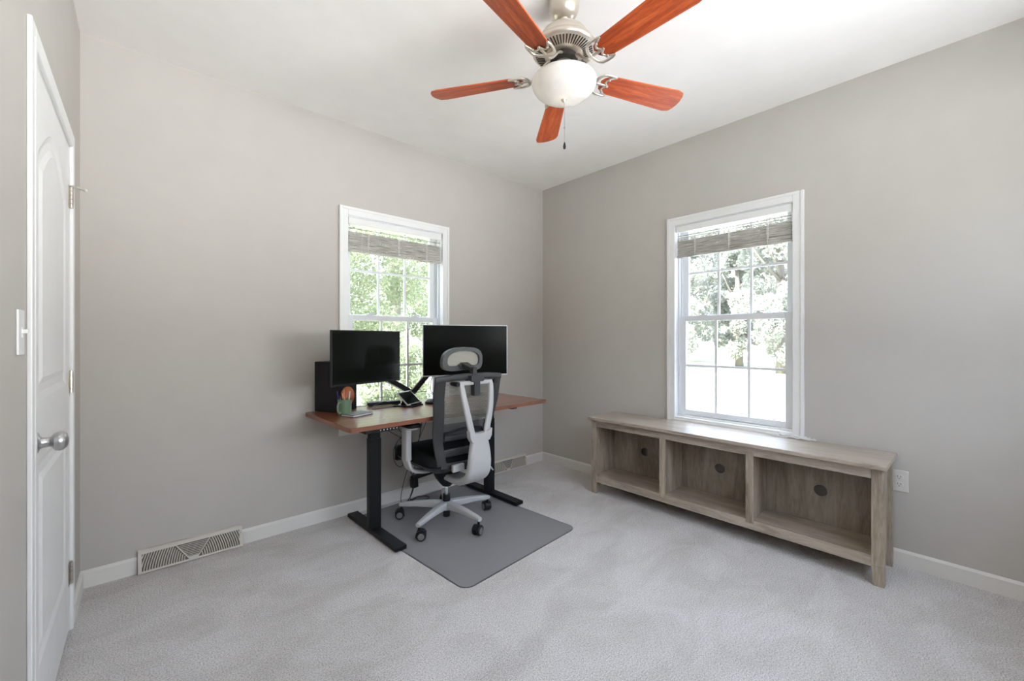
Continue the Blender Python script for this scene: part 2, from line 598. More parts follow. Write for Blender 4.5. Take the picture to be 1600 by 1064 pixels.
LROT = R(-1.0)
DY0, DY1, DZ = -1.190, -0.400, 2.035   # door opening
mb = MB()
mb.box(-T, 0, -LY - 0.05, DY0, -0.05, H + 0.1); mb.box(-T, 0, DY1, 0, -0.05, H + 0.1); mb.box(-T, 0, DY0, DY1, DZ, H + 0.1)
mb.box(-T, -T + 0.03, DY0, DY1, -0.05, DZ)
wl = structure(mb.build('wall_left', M['wall'])); wl.location = (-LX, 0, 0); wl.rotation_euler = (0, 0, LROT)
structure(MB().box(-LX - T, T, -LY - T, T, H, H + 0.12).build('ceiling', M['ceiling']))
fl = MB()
fl.box(-LX - 0.09, 0, -LY, 0, -0.08, 0.0)
structure(fl.build('floor', M['carpet']))

# baseboards
BH, BT = 0.085, 0.013
def bb(name, segs, alongx, sgn):
    mb = MB()
    for a, b_ in segs:
        prof = [(0, 0), (BT, 0), (BT, BH - 0.012), (BT * 0.55, BH - 0.003), (BT*0.3, BH), (0, BH)]
        if alongx: mb.prism(prof, lambda u, v, w: Vector((w, sgn * u, v)), (a, b_))
        else: mb.prism(prof, lambda u, v, w: Vector((sgn[0] + sgn[1] * u, w, v)), (a, b_))
    structure(mb.build(name, M['base']))
bb('baseboard_back', [(-LX, -3.082), (-2.612, -0.740), (-0.255, 0)], True, -1)
bb('baseboard_right', [(-LY, -BT)], False, (0, -1))
bb('baseboard_left', [(DY1 + 0.066, -BT), (-LY, DY0 - 0.066)], False, (0, 1))
bl_ = bpy.data.objects['baseboard_left']; bl_.location = (-LX, 0, 0); bl_.rotation_euler = (0, 0, LROT)

# ------------------------------------------------------------------ windows
def window(name, fx):
    """fx(u, d, z): u along the wall from the centre, d outward from the room face, z up"""
    root = thing(name, None, None)
    root['kind'] = 'structure'
    def B(mb, u0, u1, d0, d1, z0, z1):
        ps = [fx(u, d, z) for u in (u0, u1) for d in (d0, d1) for z in (z0, z1)]
        mb.quadverts(ps, [(0,1,3,2), (4,6,7,5), (0,4,5,1), (2,3,7,6), (0,2,6,4), (1,5,7,3)])
    cs = MB()   # casing
    for s in (-1, 1):
        a, b_ = sorted((s * 0.388, s * 0.449))
        B(cs, a, b_, -0.016, 0, 0.56, 2.157)
        a, b_ = sorted((s * 0.430, s * 0.449))
        B(cs, a, b_, -0.021, -0.016, 0.56, 2.157)
    B(cs, -0.388, 0.388, -0.016, 0, 2.098, 2.157)
    B(cs, -0.4298, 0.4298, -0.0208, -0.016, 2.138, 2.1568)
    B(cs, -0.388, 0.388, -0.016, 0, 0.56, 0.62)
    cs.build('casing', M['trim'], root, bevel=0.002)
    jb = MB()
    for s in (-1, 1):
        a, b_ = sorted((s * 0.388, s * 0.402)); B(jb, a, b_, -0.004, T, 0.63, 2.10)
        for d0 in (0.040, 0.086, 0.132):      # parting stops
            a, b_ = sorted((s * 0.376, s * 0.389)); B(jb, a, b_, d0, d0 + 0.010, 0.64, 2.09)
    B(jb, -0.402, 0.402, -0.004, T, 2.092, 2.118)
    jb.build('jamb', M['vinyl'], root, bevel=0.001)
    sl = MB()
    B(sl, -0.40, 0.40, -0.010, T + 0.03, 0.612, 0.636)
    B(sl, -0.388, 0.388, 0.030, 0.10, 0.636, 0.648)
    sl.build('window_sill', M['trim'], root, bevel=0.002)
    def sash(nm, d, z0, z1, bot, top):
        s = MB(); st = 0.043; w = 0.374; t = 0.034
        B(s, -w, -w + st, d, d + t, z0, z1); B(s, w - st, w, d, d + t, z0, z1)
        B(s, -w + st, w - st, d, d + t, z0, z0 + bot); B(s, -w + st, w - st, d, d + t, z1 - top, z1)
        o = s.build(nm, M['vinyl'], root, bevel=0.002)
        g0, g1, gz0, gz1 = -w + st, w - st, z0 + bot, z1 - top
        mu = MB()
        for k in (1, 2):
            u = g0 + (g1 - g0) * k / 3
            B(mu, u - 0.008, u + 0.008, d + 0.008, d + 0.024, gz0, gz1)
        zm = (gz0 + gz1) / 2 + (0.0 if nm == 'lower_sash' else 0.0)
        B(mu, g0, g1, d + 0.009, d + 0.023, zm - 0.008, zm + 0.008)
        mu.build('muntins', M['vinyl'], o)
        gl = MB()
        B(gl, g0, g1, d + 0.014, d + 0.018, gz0, gz1)
        gl.build('glass_pane', M['glass'], o)
        return o
    sash('upper_sash', 0.096, 1.375, 2.09, 0.036, 0.030)
    lo = sash('lower_sash', 0.050, 0.648, 1.405, 0.042, 0.040)
    for u in (-0.20, 0.17):       # cam locks on the meeting rail
        lk = MB()
        B(lk, u - 0.030, u + 0.030, 0.052, 0.076, 1.405, 1.412)
        B(lk, u - 0.012, u + 0.012, 0.054, 0.070, 1.412, 1.424)
        B(lk, u - 0.012, u + 0.040, 0.048, 0.058, 1.418, 1.424)
        lk.build('sash_lock', M['vinyl'], root, bevel=0.0015)
    # lift rail of the lower sash
    lr = MB(); B(lr, -0.28, 0.28, 0.042, 0.050, 0.655, 0.662); lr.build('lift_rail', M['vinyl'], root)
    return root
f1 = lambda u, d, z: Vector((W1X + u, d, z))
f2 = lambda u, d, z: Vector((d, W2Y - u, z))
window('window_1', f1)
window('window_2', f2)
# unseen wide window behind the camera, added to let the fill light in
w3 = thing('added_window', None, None); w3['kind'] = 'structure'
mb = MB()
for a, b_, c, d in ((F0 - .06, F0, FZ0 - .06, FZ1 + .06), (F1, F1 + .06, FZ0 - .06, FZ1 + .06), (F0, F1, FZ0 - .06, FZ0), (F0, F1, FZ1, FZ1 + .06)):
    mb.box(a, b_, -LY - 0.0, -LY + 0.016, c, d)
mb.build('casing', M['trim'], w3, bevel=0.002)
mb = MB()
for x in (F0, F0 + 1.225, F1 - 0.05): mb.box(x, x + 0.05, -LY - 0.12, -LY - 0.07, FZ0, FZ1)
for z in (FZ0, FZ1 - 0.05): mb.box(F0 + 0.05, F1 - 0.05, -LY - 0.12, -LY - 0.07, z, z + 0.05)
mb.build('window_frame', M['vinyl'], w3, bevel=0.002)
MB().box(F0 + 0.05, F1 - 0.05, -LY - 0.098, -LY - 0.094, FZ0 + 0.05, FZ1 - 0.05).build('glass_pane', M['glass'], w3)

# ------------------------------------------------------------------ blinds
rnd = random.Random(4)
def blind(name, fx, label, cords):
    root = thing(name, label, 'blind', group='raised woven blinds in the two windows')
    def B(mb, u0, u1, d0, d1, z0, z1):
        ps = [fx(u, d, z) for u in (u0, u1) for d in (d0, d1) for z in (z0, z1)]
        mb.quadverts(ps, [(0,1,3,2), (4,6,7,5), (0,4,5,1), (2,3,7,6), (0,2,6,4), (1,5,7,3)])
    hr = MB(); B(hr, -0.382, 0.382, -0.006, 0.030, 2.044, 2.090)
    hr.build('headrail', M['trim'], root, bevel=0.002)
    ro = MB(); 
    ro.tube([fx(-0.375, 0.012, 2.016), fx(0.375, 0.012, 2.018)], 0.0032, 8)
    ro.build('top_slat', M['bamboo'], root, smooth=True)
    sl = MB()
    # folded woven stack: thin round slats, some sagging
    for i in range(38):
        z = 2.004 - i * 0.0038
        for d in (0.004 + 0.003 * rnd.random(), 0.022 + 0.006 * rnd.random()):
            s0, s1 = rnd.uniform(-.0012, .0012), rnd.uniform(-.0012, .0012)
            sag = rnd.uniform(-.002, .0025)
            if (i < 7 and rnd.random() < 0.45) or i == 1: continue
            sl.tube([fx(-0.378 + rnd.uniform(0, .004), d, z + s0), fx(0, d, z + sag), fx(0.378 - rnd.uniform(0, .004), d, z + s1)], rnd.uniform(0.0016, 0.0024), 5)
    sl.build('woven_slats', M['bamboo'], root)
    bt = MB(); B(bt, -0.378, 0.378, 0.000, 0.030, 1.850, 1.860)
    bt.build('bottom_rail', M['bamboo'], root, bevel=0.002)
    for u in (-0.24, 0.0, 0.24):
        tp = MB()
        tp.tube([fx(u, -0.003, 2.03), fx(u, -0.002, 1.93), fx(u + .002, -0.001, 1.862)], 0.0022, 6)
        tp.tube([fx(u + .008, -0.002, 1.99), fx(u + .008, -0.002, 1.89)], 0.0015, 6)
        for k in range(4):
            tp.tube([fx(u - .006, -0.003, 1.985 - k*.03), fx(u + .012, -0.004, 1.982 - k*.03)], 0.0018, 5)
        tp.build('lift_tape', M['cord'], root)
    for nm, pts in cords:
        cd = MB(); cd.tube([fx(*p) for p in pts], 0.0014, 6, smooth=5); cd.build(nm, M['cord'], root)
    return root
b1 = blind('woven_blind', f1, 'raised woven bamboo blind in the window behind the desk',
      [('pull_cord', [(-0.28, 0.004, 2.02), (-0.283, 0.006, 1.8), (-0.28, 0.01, 1.52)])])
MB().lathe([(0.0, 0.0), (0.006, 0.002), (0.008, 0.018), (0.004, 0.03), (0, 0.032)], f1(-0.28, 0.01, 1.49), 12).build('cord_tassel', M['bamboo'], b1, smooth=True)
b2 = blind('woven_blind', f2, 'raised woven bamboo blind in the window above the low wooden stand',
      [('pull_cord', [(0.243, -0.004, 2.04), (0.245, -0.004, 1.85), (0.262, -0.004, 1.6), (0.278, -0.006, 1.2), (0.30, -0.012, 0.95), (0.318, -0.02, 0.78), (0.325, -0.03, 0.64)])])
# cord heap lying on the stand, continues the pull cord: part of that blind
heap = MB()
rr = random.Random(11)
def loop(cu, cd_, ru, rd, z, n=14, ph=0):
    return [f2(cu + ru * math.cos(ph + 2*math.pi*i/n) + rr.uniform(-.003, .003), cd_ + rd * math.sin(ph + 2*math.pi*i/n) + rr.uniform(-.002, .002), z + rr.uniform(0, .006)) for i in range(n)]
for cu, cd_, ru, rd, zz in ((0.33, -0.055, .045, .020, .0), (0.37, -0.050, .055, .016, .006), (0.43, -0.050, .060, .018, .002), (0.455, -0.050, .038, .014, .009), (0.29, -0.058, .035, .017, .004), (0.475, -0.055, .048, .020, .005), (0.44, -0.052, .03, .010, .012), (0.35, -0.05, .03, .012, .012)):
    heap.tube(loop(cu, cd_, ru, rd, 0.6130 + zz, ph=rr.random() * 6), 0.0024, 5, closed=True)
heap.tube([f2(0.325, -0.03, 0.64), f2(0.33, -0.04, 0.63), f2(0.36, -0.05, 0.614), f2(0.44, -0.045, 0.616), f2(0.48, -0.05, 0.614)], 0.0022, 6, smooth=4)
heap.build('cord_tangle', M['cord'], b2)

# ------------------------------------------------------------------ door
door = thing('door_1', None, None, (-LX, 0, 0), LROT); door['kind'] = 'structure'
cs = MB()
def casing_piece(y0, y1, z0, z1):
    cs.box(0, 0.010, y0, y1, z0, z1)
cs.box(0, 0.011, DY1 + 0.006, DY1 + 0.066, 0, DZ + 0.066)
cs.box(0.0001, 0.0125, DY1 + 0.0052, DY1 + 0.030, 0.0005, DZ + 0.0295)
cs.box(0, 0.011, DY0 - 0.066, DY0 - 0.006, 0, DZ + 0.066)
cs.box(0.0001, 0.0125, DY0 - 0.030, DY0 - 0.0052, 0.0005, DZ + 0.0295)
cs.box(0, 0.011, DY0 - 0.006, DY1 + 0.006, DZ + 0.006, DZ + 0.066)
cs.box(0.0001, 0.0122, DY0 - 0.0045, DY1 + 0.0045, DZ + 0.0052, DZ + 0.030)
cs.build('casing', M['trim'], door, bevel=0.003)
jm = MB()
jm.box(-0.12, 0.0005, DY1 - 0.001, DY1 + 0.012, 0, DZ); jm.box(-0.12, 0.0005, DY0 - 0.012, DY0 + 0.001, 0, DZ)
jm.box(-0.12, 0.0005, DY0, DY1, DZ - 0.001, DZ + 0.012)
jm.build('jamb', M['trim'], door)
# slab with two raised panels, the upper one arched
YA, YB = DY0 + 0.0015, DY1 - 0.0015
DF = 0.0
slab = MB()
slab.box(-0.038, DF - 0.006, YA, YB, 0.012, DZ - 0.0015)
W_ = YB - YA
PY0, PY1 = YA + 0.105, YB - 0.105
def arch_outline(y0, y1, z0, z1, rise, n=14):
    pts = [(y0, z0), (y1, z0), (y1, z1)]
    for i in range(1, n):
        t = i / n
        y = y1 + (y0 - y1) * t
        pts.append((y, z1 + rise * math.sin(math.pi * t) ** 1.1))
    pts.append((y0, z1))
    return pts
def inset(pts, d):
    cx_ = sum(p[0] for p in pts) / len(pts); cz_ = (max(p[1] for p in pts) + min(p[1] for p in pts)) / 2
    hw = (max(p[0] for p in pts) - min(p[0] for p in pts)) / 2; hh = (max(p[1] for p in pts) - min(p[1] for p in pts)) / 2
    return [(cx_ + (p[0] - cx_) * (hw - d) / hw, cz_ + (p[1] - cz_) * (hh - d) / hh) for p in pts]
# face skin: stiles and rails around the two panel recesses
fz = [0.012, 0.245, 0.860, 1.045, 1.79, DZ - 0.0015]
slab.box(DF - 0.006, DF, YA, PY0, fz[0], fz[5]); slab.box(DF - 0.006, DF, PY1, YB, fz[0], fz[5])
slab.box(DF - 0.006, DF, PY0, PY1, fz[0], fz[1]); slab.box(DF - 0.006, DF, PY0, PY1, fz[2], fz[3])
up = arch_outline(PY0, PY1, fz[3], 1.79, 0.13)
top_poly = [(PY1, fz[5]), (PY0, fz[5])] + list(reversed(up[2:]))
slab.prism(top_poly, lambda u, v, w: Vector((w, u, v)), (DF - 0.006, DF))
sl_o = slab.build('door_slab', M['door'], door, bevel=0.0012)
for pts, nm in ((arch_outline(PY0, PY1, fz[3], 1.79, 0.13), 'upper_panel'), ([(PY0, fz[1]), (PY1, fz[1]), (PY1, fz[2]), (PY0, fz[2])], 'lower_panel')):
    pm = MB()
    a, b_, c, d = pts, inset(pts, 0.020), inset(pts, 0.045), inset(pts, 0.065)
    L = []
    for poly, x in ((a, DF), (b_, DF - 0.0055), (c, DF - 0.005), (d, DF + 0.0005)):
        L.append([pm.bm.verts.new((x, y, z)) for y, z in poly])
    k = len(a)
    for r0, r1 in zip(L, L[1:]):
        for i in range(k): pm.bm.faces.new((r0[i], r0[(i+1) % k], r1[(i+1) % k], r1[i]))
    pm.bm.faces.new(L[-1])
    pm.build(nm, M['door'], sl_o)
kb = MB()
kc = (0, DY0 + 0.035, 0.930)
kb.lathe([(0.0, 0.0), (0.033, 0.0), (0.033, 0.004), (0.028, 0.009), (0.019, 0.012), (0.0145, 0.018), (0.0145, 0.032), (0.018, 0.036), (0.0265, 0.042), (0.0285, 0.050), (0.027, 0.059), (0.020, 0.066), (0.008, 0.069), (0, 0.0695)], kc, 32, 'x')
sharp(kb.build('door_knob', M['steel'], door, smooth=True))
for z in (1.825, 1.048, 0.245):
    hg = MB()
    hy = DY1 - 0.001
    hg.box(DF, DF + 0.0015, hy - 0.030, hy, z - 0.045, z + 0.045)
    for k in range(5):
        hg.lathe([(0.0, 0), (0.0065, 0), (0.0065, 0.0165), (0, 0.0165)], (0.0065, hy, z - 0.045 + k * 0.018), 12)
    hg.lathe([(0.0, 0), (0.005, 0.001), (0.005, 0.004), (0, 0.006)], (0.0065, hy, z + 0.045), 12)
    hg.box(0.0, 0.002, hy - 0.002, hy + 0.020, z - 0.045, z + 0.045)
    h_ = hg.build('hinge', M['nickel'], door)
ds = MB()
ds.tube([(0.0065, DY1, 1.876), (0.018, DY1 + 0.004, 1.873), (0.046, DY1 + 0.012, 1.866)], 0.003, 8)
ds.lathe([(0, 0), (0.007, 0), (0.007, 0.012), (0, 0.012)], (0.024, DY1 + 0.006, 1.872), 12, 'x')
ds.build('hinge_pin_stop', M['nickel'], door)
MB().lathe([(0, 0), (0.007, 0.001), (0.008, 0.006), (0.006, 0.010), (0, 0.011)], (0.044, DY1 + 0.012, 1.866), 12, 'x').build('rubber_bumper', M['outlet'], door, smooth=True)

# light switch
sw = thing('light_switch', 'white toggle light switch plate on wall beside the door', 'light switch', (-LX + math.sin(R(-1.0)) * 1.345, -1.345, 1.245), R(-1.0))
MB().box(0, 0.005, -0.035, 0.035, -0.057, 0.057).build('switch_plate', M['trim'], sw, bevel=0.003)
MB().box(0.005, 0.007, -0.007, 0.007, -0.013, 0.013).box(0.006, 0.016, -0.0045, 0.0045, -0.002, 0.008).build('toggle', M['trim'], sw, bevel=0.001)

# outlet
ou = thing('wall_outlet', 'pale double wall outlet plate beside the right end of the wooden stand', 'outlet', (0, -2.681, 0.457))
MB().box(-0.005, 0, -0.037, 0.037, -0.0575, 0.0575).build('outlet_plate', M['outlet'], ou, bevel=0.003)
for dz in (-0.02, 0.02):
    r_ = MB(); r_.lathe([(0, -0.0075), (0.016, -0.0075), (0.017, -0.005), (0, -0.005)], (0, 0, dz), 20, 'x')
    ro_ = r_.build('receptacle', M['outlet'], ou)
    s_ = MB()
    for y in (-0.006, 0.006): s_.box(-0.0080, -0.0074, y - 0.001, y + 0.001, dz + 0.000, dz + 0.008)
    s_.lathe([(0, -0.0080), (0.0024, -0.0080), (0.0024, -0.0074), (0, -0.0074)], (0, 0, dz - 0.007), 10, 'x')
    s_.build('slots', M['dark'], ro_)

# ------------------------------------------------------------------ baseboard registers
def register(x0, x1, label):
    w = x1 - x0
    root = thing('floor_register', label, 'heating vent', ((x0 + x1) / 2, 0, 0), 0, 'baseboard registers on the back wall')
    hw = w / 2; zt = 0.112; zb = 0.004; yt = -0.014; yb = -0.040   # sloping face
    def P(u, v, o=0.0):
        # u across, v 0..1 up the face, o outwards
        return Vector((u, yb + (yt - yb) * v - o, zb + (zt - zb) * v))
    body = MB()
    body.prism([(0.0, zb), (yb + 0.003, zb), (yt + 0.003, zt), (0.0, zt + 0.004)], lambda a, b_, c: Vector((c, a, b_)), (-hw, hw))
    body.build('housing', M['vent_inside'], root)
    fr = MB()
    def bar(u0, u1, v0, v1, o0=-0.001, o1=0.003):
        ps = [P(u, v, o) for u in (u0, u1) for v in (v0, v1) for o in (o0, o1)]
        fr.quadverts(ps, [(0,1,3,2), (4,6,7,5), (0,4,5,1), (2,3,7,6), (0,2,6,4), (1,5,7,3)])
    bar(-hw, hw, 0, 0.09); bar(-hw, hw, 0.86, 1.0); bar(-hw, -hw + 0.016, 0.09, 0.86); bar(hw - 0.016, hw, 0.09, 0.86)
    fr.box(-hw, hw, yt - 0.006, 0, zt - 0.002, zt + 0.006)
    # V bars
    for s in (-1, 1):
        fr.tube([P(s * 0.018, 0.10, 0.001), P(s * 0.078, 0.88, 0.001)], 0.0032, 6)
    bar(-0.022, 0.022, 0.08, 0.20)
    fr.build('face_frame', M['vent'], root, bevel=0.0008)
    for s in (-1, 1):
        lv = MB()
        n = 18
        for i in range(n):
            rr_ = 0.030 + i * 0.0112
            pts = []
            for j in range(9):
                v = 0.09 + 0.77 * j / 8
                bend = 0.030 * (v ** 1.6)
                u = rr_ - bend * 1.0 + 0.012
                lim = 0.018 + 0.077 * (v - 0.10)
                if u < lim or u > hw - 0.014: continue
                pts.append(P(s * u, v, 0.0005))
            if len(pts) > 1: lv.tube(pts, 0.0027, 5)
        lv.build('curved_louvers', M['vent'], root)
    tl = MB()
    for j in range(8):
        v = 0.24 + 0.62 * j / 8
        u = 0.018 + 0.077 * (v - 0.10)
        tl.tube([P(-u, v, 0.0), P(u, v, 0.0)], 0.0016, 5)
    tl.build('straight_louvers', M['vent'], root)
    kn = MB(); a = P(hw - 0.008, 0.70, 0.002); kn.box(a.x - .003, a.x + .003, a.y - .008, a.y, a.z - .006, a.z + .006)
    kn.build('damper_lever', M['vent'], root)
    return root
register(-3.080, -2.614, 'long almond metal baseboard vent near the door corner')
register(-0.738, -0.257, 'long almond metal baseboard vent near the far corner past the desk')

# ------------------------------------------------------------------ low wooden stand
st = thing('media_stand', 'long low weathered grey oak stand with three open bays under right window', 'stand')
YR, YL = -2.660, -0.886
XF, XB = -0.368, -0.024
tp = MB().box(-0.402, -0.022, YR - 0.014, YL + 0.008, 0.588, 0.610)
tp.build('top', M['oak_y'], st, bevel=0.003)
for y in (YL - 0.05, YR):
    lg = MB(); lg.frustum((XF + 0.0275, y + 0.025, 0.588), 0.050, 0.050, (XF + 0.0275, y + 0.025, 0.10), 0.050, 0.050, (1, 0, 0))
    lg.frustum((XF + 0.0275, y + 0.025, 0.10), 0.050, 0.050, (XF + 0.0285, y + 0.025 - (0.003 if y < -2 else -0.003), 0.0), 0.044, 0.044, (1, 0, 0))
    lg.build('leg', M['oak_z'], st, bevel=0.002)
    lg = MB(); lg.box(XB - 0.045, XB, y, y + 0.05, 0.0, 0.588)
    lg.build('leg', M['oak_z'], st, bevel=0.002)
BZ0, BZ1 = 0.092, 0.148
ra = MB().box(XF + 0.004, XF + 0.024, YR + 0.05, YL - 0.05, 0.532, 0.588); ra.build('top_rail', M['oak_y'], st, bevel=0.002)
ra = MB().box(XF + 0.004, XF + 0.024, YR + 0.05, YL - 0.05, BZ0, BZ1); ra.build('bottom_rail', M['oak_y'], st, bevel=0.002)
sh = MB().box(XF + 0.024, XB - 0.066, YR + 0.02, YL - 0.02, BZ1 - 0.022, BZ1 - 0.004); sh.build('bottom_shelf', M['oak_y'], st)
for y in (YL - 0.034, YR + 0.018):
    MB().box(XF + 0.05, XB - 0.045, y, y + 0.016, BZ0, 0.588).build('side_panel', M['oak_z'], st)
PX = []
span = (YR + 0.05, YL - 0.05)
for k in (1, 2):
    yc = span[1] + (span[0] - span[1]) * k / 3
    PX.append(yc)
    MB().box(XF + 0.001, XF + 0.022, yc - 0.022, yc + 0.022, BZ1 - 0.02, 0.545).build('front_post', M['oak_z'], st, bevel=0.002)
    MB().box(XF + 0.022, XB - 0.066, yc - 0.009, yc + 0.009, BZ1 - 0.004, 0.588).build('divider', M['oak_z'], st)
bp_ = MB()
def holed(y0, y1, z0, z1, hy, hz, r):
    n = 32
    X0, X1 = XB - 0.066, XB - 0.060
    out = []
    for i in range(n):
        a = 2 * math.pi * (i + 0.5) / n
        dy, dz = math.cos(a), math.sin(a)
        t = min(((y1 - hy) / dy if dy > 0 else (y0 - hy) / dy) if abs(dy) > 1e-6 else 9, ((z1 - hz) / dz if dz > 0 else (z0 - hz) / dz) if abs(dz) > 1e-6 else 9)
        out.append([hy + dy * t, hz + dz * t])
    for cy, cz in ((y0, z0), (y0, z1), (y1, z0), (y1, z1)):
        j = min(range(n), key=lambda k: (out[k][0] - cy) ** 2 + (out[k][1] - cz) ** 2); out[j] = [cy, cz]
    inn = [(hy + r * math.cos(2*math.pi*(i+.5)/n), hz + r * math.sin(2*math.pi*(i+.5)/n)) for i in range(n)]
    bp_.ringprism(out, inn, lambda u, v, w: Vector((w, u, v)), (X0, X1))
ys = [YR + 0.02, PX[1], PX[0], YL - 0.02]
for a, b_ in zip(ys, ys[1:]):
    c = (a + b_) / 2
    holed(a, b_, 0.10, 0.46, c, 0.335, 0.033)
    holed(a, b_, 0.46, 0.588, c, 0.535, 0.033)
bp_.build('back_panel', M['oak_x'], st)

# ------------------------------------------------------------------ chair mat
ma = thing('chair_mat', 'translucent grey vinyl chair mat on the carpet under the office chair', 'chair mat', (-1.475, -0.655, 0.0), R(4.5))
ml = rrect(0.945, 1.20, 0.06, 6)
mi = rrect(0.933, 1.188, 0.055, 6)
ff = lambda u, v, w: Vector((u, v, w))
MB().prism(mi, ff, (0.0005, 0.0030)).build('mat_sheet', M['vinyl_mat'], ma)
MB().ringprism(ml, mi, ff, (0.0, 0.0032)).build('mat_edge', M['mat_edge'], ma)

# ------------------------------------------------------------------ desk
dk = thing('standing_desk', 'standing desk with reddish wood top and black steel legs before the back window', 'desk', (-1.482, -0.375, 0), R(1.6))
DW, DD, DT = 1.56, 0.70, 0.755
def dtop(w, d, z0, z1, nm, mat, bev):
    mb = MB(); mb.prism(rrect(w, d, 0.012, 4), lambda u, v, w_: Vector((u, v, w_)), (z0, z1)); return mb.build(nm, mat, dk, bevel=bev)
dtop(DW, DD, DT - 0.0035, DT, 'desktop', M['desk'], 0.001)
dtop(DW, DD, DT - 0.025, DT - 0.0036, 'edge_band', M['desk_edge'], 0.001)
LXs = (-0.478, 0.487)
for x in LXs:
    co = MB()
    co.prism(rrect(0.078, 0.052, 0.008, 3), lambda u, v, w_: Vector((x + u, v, w_)), (0.030, 0.60))
    co.build('leg_column', M['black_metal'], dk)
    ci = MB()
    ci.prism(rrect(0.070, 0.045, 0.008, 3), lambda u, v, w_: Vector((x + u, v, w_)), (0.60, 0.700))
    ci.build('inner_column', M['black_metal'], dk)
    ft = MB(); ft.box(x - 0.036, x + 0.036, -0.345, 0.325, 0.008, 0.032)
    fo = ft.build('foot', M['black_metal'], dk, bevel=0.003)
    for y in (-0.32, 0.30):
        pd = MB(); pd.lathe([(0, 0.0035), (0.014, 0.0035), (0.016, 0.009), (0, 0.009)], (x, y, 0), 14)
        pd.build('levelling_pad', M['black_plastic'], fo)
    tb = MB(); tb.box(x - 0.028, x + 0.028, -0.29, 0.29, 0.708, 0.7295); tb.box(x - 0.045, x + 0.045, -0.045, 0.045, 0.695, 0.7295)
    tb.build('top_bracket', M['black_metal'], dk, bevel=0.002)
cb = MB()
for y in (-0.04, 0.04): cb.box(LXs[0], LXs[1], y - 0.012, y + 0.012, 0.700, 0.7285)
cb.build('crossbeam', M['black_metal'], dk)
cx = MB(); cx.box(-0.69, -0.48, -0.335, -0.25, 0.708, 0.7295)
cbx = cx.build('control_box', M['black_plastic'], dk, bevel=0.004)
kp = MB()
for i in range(6): 
    kx = -0.60 + i * 0.020
    kp.box(kx - .0028, kx + .0028, -0.3365, -0.335, 0.716, 0.722)
kp.build('buttons', M['pen_white'], cbx)
tr_ = MB(); tr_.box(0.40, 0.42, -0.34, -0.31, 0.722, 0.7295); tr_.build('cable_clip', M['black_plastic'], dk)

# ------------------------------------------------------------------ office chair
CH = thing('office_chair', 'white and grey mesh office chair with headrest facing the desk', 'chair', (-1.522, -0.552, 0.0032), R(0.5))
hub = MB()
hub.lathe([(0.0, 0.075), (0.034, 0.075), (0.040, 0.095), (0.042, 0.120), (0.034, 0.133), (0.0, 0.133)], (0, 0, 0), 28)
star = hub.build('base_hub', M['white_plastic'], CH, smooth=True)
sharp(star)
def wheelpair(parent, cx_, cy_, ang):
    ck = bpy.data.objects.new('caster', None)
    body = MB()
    # fork hood and stem, local frame: wheel axle along local y'
    m = Matrix.Translation((cx_, cy_, 0)) @ Matrix.Rotation(ang, 4, 'Z')
    body.lathe([(0, 0.062), (0.008, 0.062), (0.008, 0.082), (0, 0.082)], (0, 0, 0), 12, 'z', m)
    pts = []
    n = 12
    rr1, rr0 = 0.0335, 0.026
    outl = [(0.014 + rr1 * math.cos(R(a)), 0.031 + rr1 * math.sin(R(a))) for a in range(20, 201, 15)]
    outi = [(0.014 + rr0 * math.cos(R(a)), 0.031 + rr0 * math.sin(R(a))) for a in range(200, 19, -15)]
    body.prism(outl + outi, lambda u, v, w: m @ Vector((u, w, v)), (-0.023, 0.023))
    body.box(-0.010, 0.030, -0.005, 0.005, 0.020, 0.062, m)
    bo = body.build('caster', M['black_plastic'], parent)
    sharp(bo)
    for s in (-1, 1):
        wh = MB()
        wh.lathe([(0, s * 0.007), (0.026, s * 0.007), (0.0295, s * 0.010), (0.0295, s * 0.022), (0.026, s * 0.026), (0.0215, s * 0.0265), (0.0215, s * 0.0265)], (0.014, 0, 0.0300), 28, 'y', m)
        w_ = wh.build('wheel', M['black_plastic'], bo, smooth=True); sharp(w_)
        cp = MB(); cp.lathe([(0, s * 0.0262), (0.0205, s * 0.0262), (0.019, s * 0.0285), (0, s * 0.029)], (0.014, 0, 0.0300), 24, 'y', m)
        cp.build('hub_cap', M['wheel'], bo)
    bpy.data.objects.remove(ck)
    return bo
for k, wa in enumerate((-35, 200, 80, 10, 150)):
    a = R(204 + 72 * k)
    d = Vector((math.cos(a), math.sin(a), 0))
    lg = MB()
    p = [d * r_ + Vector((0, 0, z)) for r_, z in ((0.022, 0.108), (0.10, 0.110), (0.20, 0.106), (0.29, 0.098), (0.325, 0.094))]
    ws = (0.050, 0.046, 0.040, 0.034, 0.030); hs = (0.050, 0.044, 0.036, 0.030, 0.024)
    lg.sweep(p, [rrect(w, h, 0.009, 3) for w, h in zip(ws, hs)], (0, 0, 1))
    o = lg.build('base_leg', M['white_plastic'], CH); sharp(o, 35)
    wheelpair(CH, d.x * 0.312, d.y * 0.312, R(wa))
gl = MB()
gl.lathe([(0, 0.030), (0.0235, 0.030), (0.0235, 0.078), (0, 0.078)], (0, 0, 0), 24)
gl.build('gas_cylinder', M['black_plastic'], CH, smooth=False)
gl = MB(); gl.lathe([(0, 0.1335), (0.026, 0.1335), (0.027, 0.150), (0.024, 0.178), (0, 0.178)], (0, 0, 0), 24); sharp(gl.build('lift_collar', M['black_plastic'], CH))
gl = MB(); gl.lathe([(0, 0.178), (0.014, 0.178), (0.014, 0.255), (0, 0.255)], (0, 0, 0), 20); sharp(gl.build('gas_lift', M['chrome'], CH))
